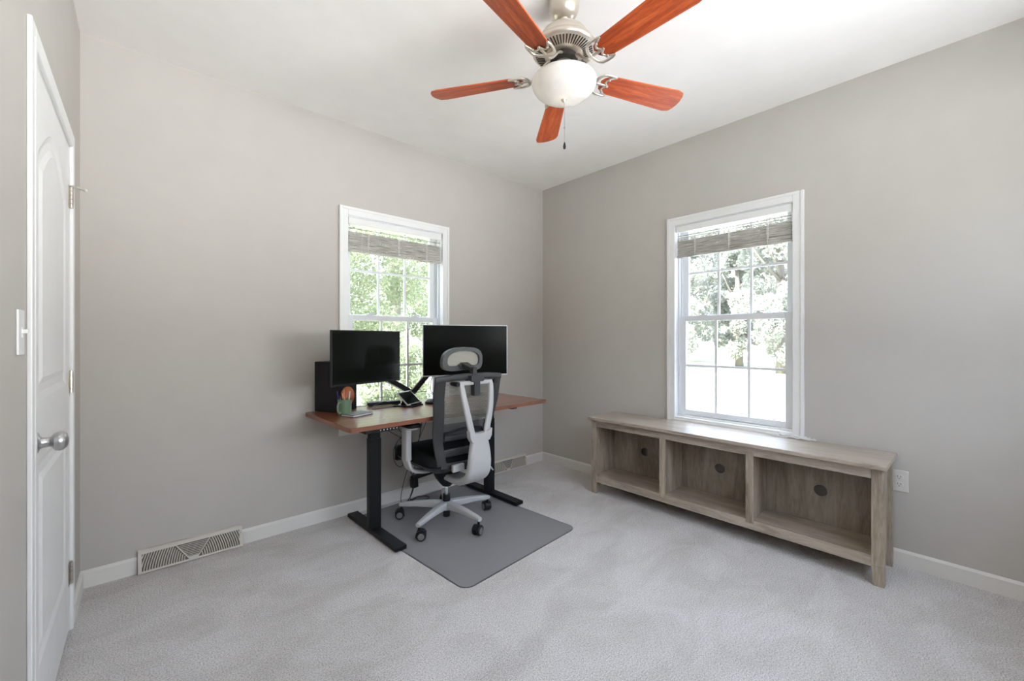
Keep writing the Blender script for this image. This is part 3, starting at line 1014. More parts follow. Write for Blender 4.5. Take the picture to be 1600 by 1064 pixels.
# mechanism
me_ = MB()
me_.lathe([(0, 0.235), (0.028, 0.236), (0.045, 0.255), (0.070, 0.290), (0.090, 0.330), (0.095, 0.372), (0, 0.372)], (0, 0, 0), 24)
o = me_.build('tilt_mechanism', M['black_plastic'], CH, smooth=True); o.scale = (1.0, 1.15, 1.0); sharp(o)
lv = MB(); lv.tube([(0.06, 0.02, 0.300), (0.13, 0.03, 0.300), (0.19, 0.035, 0.306)], 0.005, 8); lv.box(0.17, 0.22, 0.02, 0.05, 0.302, 0.308)
lv.build('tilt_lever', M['black_plastic'], CH)
# seat pan and cushion
def seat_outline(w, d0, d1, r):
    return [(u, v + (d0 + d1) / 2) for u, v in rrect(w, d1 - d0, r, 6)]
ol = seat_outline(0.49, -0.20, 0.29, 0.085)
pan = MB()
def seatz(u, v, base):
    return base + 0.022 * (abs(u) / 0.25) ** 2 - 0.028 * max(0, (v - 0.17) / 0.12) ** 2
rings = []
for sc_, z in ((0.36, 0.345), (0.62, 0.362), (0.86, 0.392), (0.97, 0.412), (1.0, 0.424)):
    rings.append([pan.bm.verts.new((u * sc_, 0.03 + (v - 0.03) * sc_, z + 0.012 * (abs(u) * sc_ / 0.25) ** 2)) for u, v in ol])
for r0, r1 in zip(rings, rings[1:]):
    k = len(ol)
    for i in range(k): pan.bm.faces.new((r0[i], r0[(i+1) % k], r1[(i+1) % k], r1[i]))
pan.bm.faces.new(rings[0]); pan.bm.faces.new(rings[-1])
sharp(pan.build('seat_pan', M['grey_plastic'], CH), 50)
cu = MB(); rings = []
for sc_, z in ((1.0, 0.426), (1.015, 0.438), (1.015, 0.462), (0.985, 0.482), (0.90, 0.492), (0.55, 0.492), (0.2, 0.490)):
    rings.append([cu.bm.verts.new((u * sc_, 0.03 + (v - 0.03) * sc_, z + 0.014 * (abs(u) * sc_ / 0.25) ** 2)) for u, v in ol])
for r0, r1 in zip(rings, rings[1:]):
    for i in range(k): cu.bm.faces.new((r0[i], r0[(i+1) % k], r1[(i+1) % k], r1[i]))
cu.bm.faces.new(rings[0]); cu.bm.faces.new(rings[-1])
sharp(cu.build('seat_cushion', M['black_fabric'], CH), 50)
# arms
for s in (-1, 1):
    br = MB()
    pth = smooth_path([(s * 0.10, 0.02, 0.362), (s * 0.19, 0.02, 0.368), (s * 0.262, 0.02, 0.395), (s * 0.288, 0.02, 0.45), (s * 0.290, 0.02, 0.50)], 5)
    br.sweep(pth, rrect(0.075, 0.022, 0.008, 3), (0, 0, 1) if False else [Vector((-s * max(0, (p.z - 0.36) / 0.14), 0, 1 - max(0, min(0.98, (p.z - 0.36) / 0.14)))) for p in pth])
    ao = br.build('arm_bracket', M['white_plastic'], CH); sharp(ao, 35)
    po = MB(); po.prism(rrect(0.040, 0.068, 0.010, 3), lambda u, v, w: Vector((s * 0.288 + u, 0.02 + v, w)), (0.46, 0.662))
    sharp(po.build('arm_post', M['white_plastic'], CH), 35)
    ap = MB(); ap.prism(rrect(0.078, 0.20, 0.030, 5), lambda u, v, w: Vector((s * 0.282 + u, 0.03 + v, w)), (0.662, 0.674))
    ap.build('arm_plate', M['white_plastic'], CH, bevel=0.003)
    pa = MB(); pa.prism(rrect(0.092, 0.245, 0.032, 6), lambda u, v, w: Vector((s * 0.280 + u, 0.035 + v, w)), (0.674, 0.696))
    pa.build('arm_pad', M['black_plastic'], CH, bevel=0.006, seg=3)
# backrest: curved surface y(x,z)
def by(x, z):
    lumb = 0.020 * math.exp(-((z - 0.62) / 0.10) ** 2)
    return -0.215 - 0.085 * max(0, (z - 0.55)) / 0.45 * 1.0 + 0.55 * x * x + lumb - 0.0
def BP(x, z, o=0.0): return Vector((x, by(x, z) + o, z))
fr = MB()
def side_x(z):
    t = (z - 0.44) / 0.55
    return 0.168 + 0.054 * min(1, t * 1.3) if t < 0.77 else 0.222 + 0.006 * (t - 0.77)
for s in (-1, 1):
    pts = [BP(s * side_x(z), z) for z in np.linspace(0.445, 0.985, 14)]
    nn = [Vector((-s * 0.35, 1, 0)) for _ in pts]
    fr.sweep(pts, [rrect(0.070 if p.z > 0.62 else 0.062, 0.022, 0.008, 3) for p in pts], nn)
pts = [BP(x, 0.980 + 0.016 * (1 - (x / 0.26) ** 2)) for x in np.linspace(-0.254, 0.250, 17)]
fr.sweep(pts, [rrect(0.038, 0.026, 0.010, 3)] * len(pts), [Vector((0, 1, 0))] * len(pts))
for z, h, hx in ((0.605, 0.034, 0.19), (0.515, 0.050, 0.17), (0.440, 0.042, 0.175)):
    pts = [BP(x, z - (0.010 * (1 - (x / hx) ** 2) if z < 0.45 else 0), 0.0) for x in np.linspace(-hx, hx, 11)]
    fr.sweep(pts, [rrect(h, 0.018, 0.006, 3)] * len(pts), [Vector((0, 1, 0))] * len(pts))
bf = fr.build('back_frame', M['grey_plastic'], CH); sharp(bf, 40)
ms = MB(); ms.sheet(16, 16, lambda a, b_: BP(-0.215 + 0.43 * a, 0.70 + 0.275 * b_, 0.006))
ms.build('back_mesh', M['mesh'], CH, smooth=True)
ms = MB(); ms.sheet(16, 6, lambda a, b_: BP(-0.205 + 0.41 * a, 0.615 + 0.085 * b_, 0.006))
ms.build('lower_mesh', M['mesh_dark'], CH, smooth=True)
# lumbar pad behind the lower openings
lp = MB()
lp.sheet(14, 8, lambda a, b_: BP(-0.165 + 0.33 * a, 0.455 + 0.185 * b_, 0.022 + 0.01 * math.sin(math.pi * b_)))
lp.build('lumbar_pad', M['black_fabric'], CH, smooth=True, solid=0.018)
la = MB()
la.tube([BP(-0.150, 0.585, -0.006), BP(-0.152, 0.625, -0.008), BP(-0.13, 0.645, -0.010), BP(-0.05, 0.662, -0.012), BP(0.05, 0.662, -0.012), BP(0.13, 0.645, -0.01), BP(0.152, 0.625, -0.008), BP(0.15, 0.585, -0.006)], 0.006, 8, smooth=5)
la.build('lumbar_strap', M['black_plastic'], CH, smooth=True)
# white Y yoke
yk = MB()
YY = lambda z: -0.362 + 0.036 * max(0, (z - 0.62) / 0.36)
def ypt(x, z, dy=0): return Vector((x, YY(z) + dy, z))
for s in (-1, 1):
    pth = smooth_path([ypt(s * 0.056, 0.635), ypt(s * 0.064, 0.680), ypt(s * 0.093, 0.80, -0.008), ypt(s * 0.112, 0.92, -0.002), ypt(s * 0.114, 0.962, 0.006)], 6)
    yk.sweep(pth, [rrect(0.031 + 0.014 * (1 - i / len(pth)), 0.022, 0.008, 3) for i in range(len(pth))], (0, 1, 0))
pth = smooth_path([ypt(-0.126, 0.956, 0.006), ypt(-0.06, 0.956, 0.006), ypt(0.06, 0.956, 0.006), ypt(0.126, 0.956, 0.006)], 5)
yk.sweep(pth, rrect(0.026, 0.020, 0.007, 3), (0, 1, 0))
# crotch piece
yk.prism([(-0.086, 0.672), (-0.082, 0.628), (-0.066, 0.602), (0.066, 0.602), (0.082, 0.628), (0.086, 0.672), (0.05, 0.655), (0.0, 0.650), (-0.05, 0.655)],
         lambda u, v, w: Vector((u, w, v)), (-0.380, -0.344))
yo = yk.build('back_yoke', M['white_plastic'], CH); sharp(yo, 35)
for s in (-1, 1):
    kn = MB(); kn.lathe([(0, -0.020), (0.013, -0.020), (0.015, 0.0), (0.013, 0.045), (0, 0.045)], (s * 0.146, -0.322, 0.955), 16, 'y')
    sharp(kn.build('yoke_pivot', M['black_plastic'], CH))
# spine
sp = MB()
pth = smooth_path([(0, -0.358, 0.606), (0, -0.360, 0.54), (0, -0.358, 0.46), (0, -0.333, 0.385), (0, -0.25, 0.335), (0, -0.15, 0.318), (0, -0.06, 0.318)], 6)
nn = []
for i, p in enumerate(pth):
    t = (pth[min(i+1, len(pth)-1)] - pth[max(i-1, 0)]).normalized()
    nn.append(Vector((0, -t.z, t.y)) * -1.0 if False else Vector((0, t.z, -t.y)))
wv = [0.122 + 0.050 * math.sin(math.pi * min(1, i / (len(pth) - 1) * 1.15)) for i in range(len(pth))]
sp.sweep(pth, [rrect(w, 0.046, 0.018, 4) for w in wv], nn)
so = sp.build('spine', M['white_plastic'], CH); sharp(so, 35)
lvv = MB(); lvv.frustum((0.090, -0.30, 0.45), 0.012, 0.03, (0.135, -0.33, 0.385), 0.006, 0.012, (0, 1, 0)); lvv.build('spine_lever', M['white_plastic'], CH, bevel=0.002)
tb_ = MB(); tb_.box(-0.125, -0.04, -0.262, -0.238, 0.405, 0.450); tb_.build('height_tab', M['white_plastic'], CH, bevel=0.005)
# headrest
def hy(x, z): return -0.198 + 0.9 * x * x - 0.10 * (z - 1.03) * 0.8
def HP(x, z, o=0.0): return Vector((x, hy(x, z) + o, z))
n = 36
def hout(w, h, zc, sh):
    out = []
    for i in range(n):
        a = 2 * math.pi * i / n
        ca, sa = math.cos(a), math.sin(a)
        e_ = 0.5
        x = w * math.copysign(abs(ca) ** e_, ca)
        z = zc + h * math.copysign(abs(sa) ** 0.75, sa) + sh * (1 - (x / w) ** 2)
        out.append((x, z))
    return out
hf = MB()
hf.ringprism(hout(0.158, 0.074, 1.083, 0.018), hout(0.126, 0.047, 1.087, 0.018), lambda u, v, w: HP(u, v, w), (-0.012, 0.016))
sharp(hf.build('headrest_frame', M['grey_light'], CH), 40)
hm = MB()
hi_ = hout(0.128, 0.046, 1.088, 0.018)
cc_ = hm.bm.verts.new(HP(0, 1.10, 0.004)); vv = [hm.bm.verts.new(HP(u, v, 0.004)) for u, v in hi_]
vm = [hm.bm.verts.new(HP(u * 0.5, 1.10 + (v - 1.10) * 0.5, 0.004)) for u, v in hi_]
for i in range(n):
    j = (i + 1) % n
    hm.bm.faces.new((vv[i], vv[j], vm[j], vm[i])); hm.bm.faces.new((vm[i], vm[j], cc_))
hm.build('headrest_mesh', M['mesh_head'], CH, smooth=True)
hb = MB()
hb.prism(rrect(0.098, 0.042, 0.010, 3), lambda u, v, w: Vector((u, w, 0.984 + v)), (-0.345, -0.275))
hb.prism(rrect(0.044, 0.10, 0.008, 3), lambda u, v, w: Vector((u, w, 0.925 + v)), (-0.340, -0.300))
hb.prism(rrect(0.030, 0.075, 0.008, 3), lambda u, v, w: Vector((u, w, 1.015 + v)), (-0.315, -0.285))
hb.frustum((0, -0.30, 1.035), 0.040, 0.022, (0, -0.195, 1.066), 0.060, 0.022, (0, 0, 1))
sharp(hb.build('headrest_bracket', M['grey_plastic'], CH), 40)
hs_ = MB(); hs_.prism([(-0.05, 1.060), (-0.035, 1.035), (0.035, 1.035), (0.05, 1.060), (0.03, 1.072), (-0.03, 1.072)], lambda u, v, w: Vector((u, w, v)), (-0.215, -0.185))
hs_.build('headrest_hinge', M['grey_plastic'], CH, bevel=0.003)

# ------------------------------------------------------------------ monitors
def monitor(name, label, loc, yaw, w, h, bezel, mats):
    root = thing(name, label, 'monitor', loc, yaw)
    hw = w / 2
    MB().box(-hw, hw, 0, 0.018, 0, h).build('bezel', mats, root, bevel=0.002)
    MB().box(-hw + bezel, hw - bezel, -0.0012, 0.0005, bezel * 2.0, h - bezel).build('screen', M['screen'], root)
    hs = MB(); hs.frustum((0, 0.018, h * 0.5), w * 0.62, h * 0.6, (0, 0.045, h * 0.5), w * 0.45, h * 0.42, (0, 0, 1))
    hs.build('rear_housing', M['black_plastic'], root, bevel=0.006)
    v = MB(); v.box(-0.05, 0.05, 0.045, 0.055, h * 0.5 - 0.05, h * 0.5 + 0.05); v.build('mount_plate', M['black_metal'], root)
    return root
monitor('computer_monitor', 'smaller black monitor at the left end of the desk', (-2.028, -0.463, 0.957), R(14.6), 0.50, 0.324, 0.006, M['black_plastic'])
monitor('computer_monitor', 'larger monitor with thin silver rim behind the office chair headrest', (-1.227, -0.373, 0.951), R(-24.3), 0.650, 0.385, 0.005, M['silver'])
# dual monitor arm
arm = thing('dual_monitor_stand', 'black dual monitor arm clamped to the back of the desk', 'monitor stand', (-1.545, -0.085, DT))
ab = MB(); ab.box(-0.05, 0.05, -0.04, 0.035, 0.0, 0.010); ab.lathe([(0, 0.010), (0.020, 0.010), (0.018, 0.095), (0, 0.095)], (0, 0, 0), 20)
ab.build('clamp_base', M['black_metal'], arm, bevel=0.002)
for nm, pts in (('left', [(-0.02, -0.015, 0.085), (-0.27, -0.11, 0.215), (-0.502, -0.300, 0.364)]), ('right', [(0.015, -0.02, 0.07), (0.15, -0.08, 0.245), (0.349, -0.212, 0.3885)])):
    a = MB(); a.frustum(pts[0], 0.040, 0.040, pts[1], 0.036, 0.036, (0, 0, 1)); l1 = a.build('lower_link', M['black_metal'], arm, bevel=0.006)
    a = MB(); a.frustum(pts[1], 0.034, 0.030, pts[2], 0.030, 0.030, (0, 0, 1)); a.lathe([(0, -0.025), (0.020, -0.025), (0.020, 0.025), (0, 0.025)], pts[1], 16); nrm_ = Vector((-0.252, 0.968, 0)) if nm == 'left' else Vector((0.411, 0.911, 0)); pe = Vector(pts[2]); a.tube([pe, pe - nrm_ * 0.0235], 0.014, 12); a.build('upper_link', M['black_metal'], arm, bevel=0.004)

# ------------------------------------------------------------------ things on the desk
spk = thing('loudspeaker', 'black bookshelf loudspeaker with copper cone at the left rear of the desk', 'speaker', (-2.128, -0.205, DT + 0.0005), R(27))
MB().box(0.0, 0.185, 0.0, 0.185, 0.0, 0.325).build('cabinet', M['speaker'], spk, bevel=0.003)
ww = MB(); ww.lathe([(0.078, 0.0), (0.078, -0.006), (0.068, -0.007), (0.064, -0.001), (0.064, 0.0)], (0.0925, 0, 0.095), 36, 'y'); ww.build('woofer_ring', M['black_plastic'], spk, smooth=False)
cn = MB(); cn.lathe([(0.0, -0.010), (0.018, -0.009), (0.021, -0.0015), (0.064, -0.006), (0.064, -0.0005), (0.0, -0.0005)], (0.0925, 0, 0.095), 36, 'y'); cn.build('copper_cone', M['copper'], spk, smooth=True)
tw = MB(); tw.lathe([(0.0, -0.006), (0.012, -0.004), (0.024, -0.003), (0.045, -0.003), (0.046, 0.0), (0, 0)], (0.0925, 0, 0.235), 28, 'y'); tw.build('tweeter', M['black_plastic'], spk, smooth=False)

mug = thing('pen_mug', 'green glazed mug holding pens beside the loudspeaker', 'mug', (-2.118, -0.315, DT + 0.0005))
mp_ = MB(); mp_.lathe([(0.0, 0.0), (0.036, 0.0), (0.039, 0.006), (0.041, 0.09), (0.0425, 0.098), (0.039, 0.098), (0.037, 0.09), (0.036, 0.010), (0.0, 0.008)], (0, 0, 0), 32)
sharp(mp_.build('cup', M['mug'], mug))
hd = MB(); dx, dy = -0.80, -0.60
hd.tube([(dx * r_, dy * r_, z) for r_, z in ((0.038, 0.080), (0.058, 0.082), (0.072, 0.068), (0.072, 0.040), (0.060, 0.022), (0.038, 0.018))], 0.0055, 8, smooth=5)
hd.build('handle', M['mug'], mug, smooth=True)
rp = random.Random(5)
pens = [('pen', 'pen_blue', 'dark blue pen leaning leftmost in the green mug', (-0.020, 0.0), (-0.045, 0.0), 0.150),
        ('pen', 'cable', 'black pen standing second from left in the green mug', (-0.008, -0.012), (-0.028, -0.012), 0.140),
        ('paintbrush', 'pen_tan', 'tan handled brush standing in the middle of the green mug', (0.004, 0.0), (-0.006, -0.005), 0.160),
        ('pen', 'pen_red', 'orange red pen standing in the green mug', (0.012, 0.010), (0.010, 0.016), 0.150),
        ('pen', 'pen_white', 'white pen standing rightmost in the green mug', (0.018, -0.004), (0.032, -0.002), 0.145)]
for nm, mt, lb, a, b_, L in pens:
    p0 = Vector((mug.location.x + a[0], mug.location.y + a[1], DT + 0.011)); p1 = Vector((mug.location.x + b_[0], mug.location.y + b_[1], DT + L))
    pm = MB(); pm.tube([p0, p0.lerp(p1, 0.06), p1], [0.002, 0.0042, 0.0042], 8)
    tag(pm.build(nm, M[mt], None), lb, nm, 'pens in the green mug')

nb = thing('notebook', 'thin grey notebook lying in front of the green mug', 'notebook', (-2.062, -0.372, DT + 0.0005), R(20))
MB().box(-0.078, 0.078, -0.055, 0.055, 0.0, 0.003).box(-0.078, 0.078, -0.055, 0.055, 0.011, 0.014).build('cover', M['notebook'], nb)
MB().box(-0.074, 0.076, -0.052, 0.052, 0.003, 0.011).build('pages', M['paper'], nb)

sb = thing('docking_station', 'long low black docking bar at the rear of the desk before the window', 'docking station', (-1.765, -0.115, DT + 0.0005), R(-12))
MB().box(-0.115, 0.115, -0.03, 0.03, 0.004, 0.030).build('case', M['black_plastic'], sb, bevel=0.006)
for x0_ in (-0.10, 0.08): MB().box(x0_, x0_ + 0.02, -0.025, 0.025, 0, 0.004).build('rubber_foot', M['cable'], sb)

tabl = thing('tablet_computer', 'small tablet with white edge propped up on a black stand on the desk', 'tablet', (-1.615, -0.285, DT + 0.0005), R(28))
m = Matrix.Translation((0, 0.0, 0.012)) @ Matrix.Rotation(R(-48), 4, 'X')
MB().box(-0.085, 0.085, -0.004, 0.004, 0.0, 0.125, m).build('tablet_body', M['white_plastic'], tabl, bevel=0.002)
MB().box(-0.076, 0.076, -0.0052, -0.0040, 0.010, 0.116, m).build('screen', M['screen'], tabl)
ts = MB(); ts.box(-0.07, 0.07, -0.03, 0.10, 0.0, 0.008); ts.box(-0.06, 0.06, -0.022, -0.010, 0.008, 0.022)
ts.frustum((0, 0.09, 0.006), 0.08, 0.006, (0, 0.060, 0.062), 0.06, 0.006, (0, 1, 0))
ts.build('tablet_stand', M['black_plastic'], tabl, bevel=0.002)

ms_ = MB()
ms_.lathe([(0, 0.0), (0.9, 0.0), (1.0, 0.10), (0.95, 0.45), (0.75, 0.8), (0.4, 0.97), (0, 1.0)], (0, 0, 0), 28)
mo = ms_.build('computer_mouse', M['black_plastic'], None, smooth=True)
mo.location = (-1.440, -0.275, DT + 0.0005); mo.scale = (0.075, 0.055, 0.034); mo.rotation_euler = (0, 0, R(-20))
tag(mo, 'curved black computer mouse on the desk beside the tablet', 'mouse')

def cable(name, label, pts, r=0.0025, mat='cable', sm=6, group=None, cat='cable'):
    c = MB(); c.tube(pts, r, 7, smooth=sm)
    o = c.build(name, M[mat], None, smooth=True)
    return tag(o, label, cat, group)
z = DT + 0.003
cable('charging_cable', 'black charging cable looping over the desk left of the tablet', [(-1.74, -0.155, z + 0.022), (-1.80, -0.17, z + 0.030), (-1.88, -0.19, z + 0.01), (-1.90, -0.235, z), (-1.84, -0.245, z), (-1.78, -0.235, z), (-1.745, -0.235, z)], 0.0022)
MB_ = MB().box(-1.752, -1.722, -0.243, -0.229, DT + 0.0005, DT + 0.010).build('cable_plug', M['cable'], bpy.data.objects['charging_cable'], bevel=0.002)
cable('display_cable', 'thin black cable running behind the docking bar to the window', [(-1.94, -0.050, z), (-1.86, -0.045, z), (-1.80, -0.035, z + .04), (-1.72, -0.035, z + .045), (-1.66, -0.05, z + .03), (-1.63, -0.04, z)], 0.0018)
cable('monitor_cable', 'black cable hanging from the larger monitor down to the desk', [(-1.42, -0.24, 1.00), (-1.43, -0.20, 0.90), (-1.425, -0.19, 0.84), (-1.39, -0.20, 0.80), (-1.35, -0.16, z)], 0.0026)
cable('wire', 'thin black wire bridging from tablet across to the mouse area', [(-1.66, -0.18, z + .003), (-1.60, -0.15, z + .06), (-1.50, -0.16, z + .075), (-1.44, -0.19, z + .07), (-1.37, -0.21, z + .02), (-1.33, -0.22, z)], 0.0022)

# power brick and strip under the desk, cables tangled round them
bx, by_ = -1.625, -0.125
pb = thing('power_brick', 'black power brick hanging in the cable tangle under the desk', 'power brick', (bx, by_, 0.40))
MB().box(-0.055, 0.055, -0.02, 0.02, -0.055, 0.055).build('case', M['black_plastic'], pb, bevel=0.010, seg=3)
MB().lathe([(0, 0), (0.016, 0), (0.016, 0.03), (0, 0.03)], (0.01, -0.005, -0.086), 14).build('plug', M['wheel'], pb)
ps_ = thing('power_strip', 'black power strip hanging low by its cables behind the chair', 'power strip', (-1.35, -0.062, 0.178), R(2))
mrot = Matrix.Rotation(R(6), 4, 'Y')
MB().box(-0.17, 0.17, -0.018, 0.018, -0.014, 0.014, Matrix.Rotation(R(-4), 4, 'Y')).build('case', M['black_plastic'], ps_, bevel=0.004)
MB().box(-0.175, -0.125, -0.022, 0.022, -0.075, -0.010, Matrix.Rotation(R(-4), 4, 'Y')).build('plug', M['black_plastic'], ps_, bevel=0.004)
rc = random.Random(21)
CT = [
 ('power_cable', 'black cable sagging from the control box to the left under the desk', [(-2.20, -0.36, 0.727), (-2.15, -0.42, 0.70), (-2.10, -0.50, 0.675), (-2.055, -0.58, 0.690), (-2.06, -0.618, 0.708)]),
 ('power_cable', 'black cable drooping from the left desk column into the tangle', [(-1.95, -0.33, 0.70), (-1.86, -0.25, 0.65), (-1.76, -0.20, 0.58), (-1.68, -0.16, 0.53), (-1.63, -0.14, 0.49), (-1.625, -0.13, 0.452)]),
 ('power_cable', 'black cable running nearly level from desk column to tangle', [(-1.92, -0.24, 0.605), (-1.80, -0.20, 0.612), (-1.68, -0.16, 0.625), (-1.56, -0.14, 0.62)]),
 ('power_cable', 'black cable looping round under the power brick', [(-1.615, -0.13, 0.309), (-1.66, -0.15, 0.30), (-1.70, -0.15, 0.35), (-1.70, -0.14, 0.43), (-1.66, -0.13, 0.49), (-1.60, -0.12, 0.55), (-1.57, -0.10, 0.72)]),
 ('power_cable', 'long black cable crossing down to the floor loop, left strand', [(-1.62, -0.13, 0.315), (-1.58, -0.14, 0.25), (-1.545, -0.13, 0.17), (-1.57, -0.13, 0.08), (-1.61, -0.12, 0.02), (-1.60, -0.15, 0.006), (-1.52, -0.16, 0.006), (-1.47, -0.13, 0.006)]),
 ('power_cable', 'long black cable hanging down to the floor loop, middle strand', [(-1.60, -0.09, 0.70), (-1.585, -0.10, 0.5), (-1.555, -0.12, 0.32), (-1.525, -0.13, 0.2), (-1.53, -0.12, 0.10), (-1.55, -0.12, 0.03), (-1.50, -0.14, 0.006), (-1.42, -0.16, 0.006), (-1.40, -0.12, 0.010), (-1.46, -0.09, 0.014), (-1.54, -0.10, 0.012)]),
 ('power_cable', 'long black cable hanging down to the floor loop, right strand', [(-1.53, -0.09, 0.70), (-1.52, -0.10, 0.5), (-1.53, -0.11, 0.33), (-1.57, -0.11, 0.22), (-1.60, -0.11, 0.12), (-1.62, -0.12, 0.03), (-1.585, -0.11, 0.007), (-1.48, -0.10, 0.006)]),
 ('power_cable', 'thick black cable dropping straight from desk to power strip', [(-1.46, -0.10, 0.70), (-1.50, -0.11, 0.50), (-1.54, -0.11, 0.30), (-1.53, -0.10, 0.24), (-1.46, -0.09, 0.206)]),
 ('power_cable', 'black cable slanting from desk underside behind the chair arm', [(-1.38, -0.12, 0.715), (-1.42, -0.12, 0.60), (-1.47, -0.12, 0.50), (-1.52, -0.12, 0.40)]),
 ('power_cable', 'thin black cable curling just below the desktop', [(-1.72, -0.15, 0.715), (-1.71, -0.14, 0.66), (-1.68, -0.13, 0.60), (-1.64, -0.12, 0.55), (-1.60, -0.12, 0.59), (-1.61, -0.11, 0.66), (-1.66, -0.10, 0.71)]),
 ('power_cable', 'thin black cable crossing the tangle to the power brick', [(-1.50, -0.12, 0.715), (-1.56, -0.13, 0.64), (-1.63, -0.13, 0.57), (-1.66, -0.13, 0.50), (-1.64, -0.13, 0.45)]),
]
offs = {4: -0.03, 5: 0.016, 7: -0.045, 6: 0.030, 10: -0.034, 9: -0.02}
for i, (nm, lb, pts) in enumerate(CT):
    pts = [(p[0], p[1] + offs.get(i, 0.0), p[2]) for p in pts]
    cable(nm, lb, pts, (0.0032 if i in (4, 5, 7) else 0.0024), group='cables tangled under the desk')

# ------------------------------------------------------------------ ceiling fan
FN = thing('ceiling_fan', 'five blade ceiling fan with cherry blades and white bowl light', 'ceiling fan', (-1.672, -1.724, 0))
cn_ = MB(); cn_.lathe([(0, H), (0.067, H), (0.068, H - 0.015), (0.066, H - 0.042), (0.054, H - 0.068), (0.036, H - 0.081), (0.022, H - 0.084), (0, H - 0.084)], (0, 0, 0), 40)
sharp(cn_.build('canopy', M['fan_metal'], FN), 50)
dr = MB(); dr.lathe([(0, H - 0.070), (0.019, H - 0.078), (0.021, H - 0.090), (0.014, H - 0.100), (0.013, 2.606), (0.024, 2.604), (0.026, 2.595), (0, 2.595)], (0, 0, 0), 24)
sharp(dr.build('downrod', M['fan_metal'], FN), 50)
mt = MB(); mt.lathe([(0, 2.597), (0.060, 2.597), (0.094, 2.592), (0.103, 2.580), (0.106, 2.566), (0.106, 2.553), (0.112, 2.551), (0.113, 2.546), (0.122, 2.541), (0.137, 2.533), (0.143, 2.522), (0.140, 2.511), (0.130, 2.5046), (0.066, 2.487), (0, 2.487)], (0, 0, 0), 56)
mo_ = mt.build('motor_housing', M['fan_metal'], FN); sharp(mo_, 50)
sl = MB()
for i in range(54):
    a = 2 * math.pi * i / 54
    ca, sa = math.cos(a), math.sin(a)
    # slots on the sloping lower face
    p0 = Vector((0.086 * ca, 0.086 * sa, 2.4921)); p1 = Vector((0.126 * ca, 0.126 * sa, 2.5031))
    nrm = Vector((ca * -0.356, sa * -0.356, -1)).normalized() * -1
    nrm = Vector((0.275 * ca, 0.275 * sa, -1)).normalized()
    sl.frustum(p0 + nrm * 0.0, 0.0042, 0.0024, p1 + nrm * 0.0, 0.0058, 0.0024, nrm)
sl.build('vent_slots', M['dark'], mo_)
fw = MB(); fw.lathe([(0, 2.488), (0.060, 2.488), (0.062, 2.466), (0.050, 2.460), (0, 2.460)], (0, 0, 0), 36); sharp(fw.build('flywheel', M['dark'], FN), 50)
shh = MB(); shh.lathe([(0, 2.460), (0.040, 2.460), (0.042, 2.42), (0.058, 2.405), (0.075, 2.388), (0.075, 2.380), (0, 2.380)], (0, 0, 0), 36); sharp(shh.build('switch_housing', M['fan_metal'], FN), 50)
bw = MB()
prof = []
for i in range(15):
    t = i / 14
    prof.append((0.143 * math.cos(t * math.pi / 2) ** 0.80 if t < 1 else 0, 2.378 - 0.078 * math.sin(t * math.pi / 2) ** 1.05))
prof = [(0.076, 2.382), (0.120, 2.386), (0.140, 2.384)] + prof
bw.shell(prof, (0, 0, 0), 56)
bw.build('bowl_shade', M['bowl'], FN, smooth=True, solid=0.003)
fi = MB(); fi.lathe([(0, 2.303), (0.010, 2.302), (0.013, 2.297), (0.008, 2.292), (0.006, 2.286), (0.0, 2.283)], (0, 0, 0), 20); fi.build('finial', M['fan_metal'], FN, smooth=True)
BLZ = 2.412
a0 = 50.4
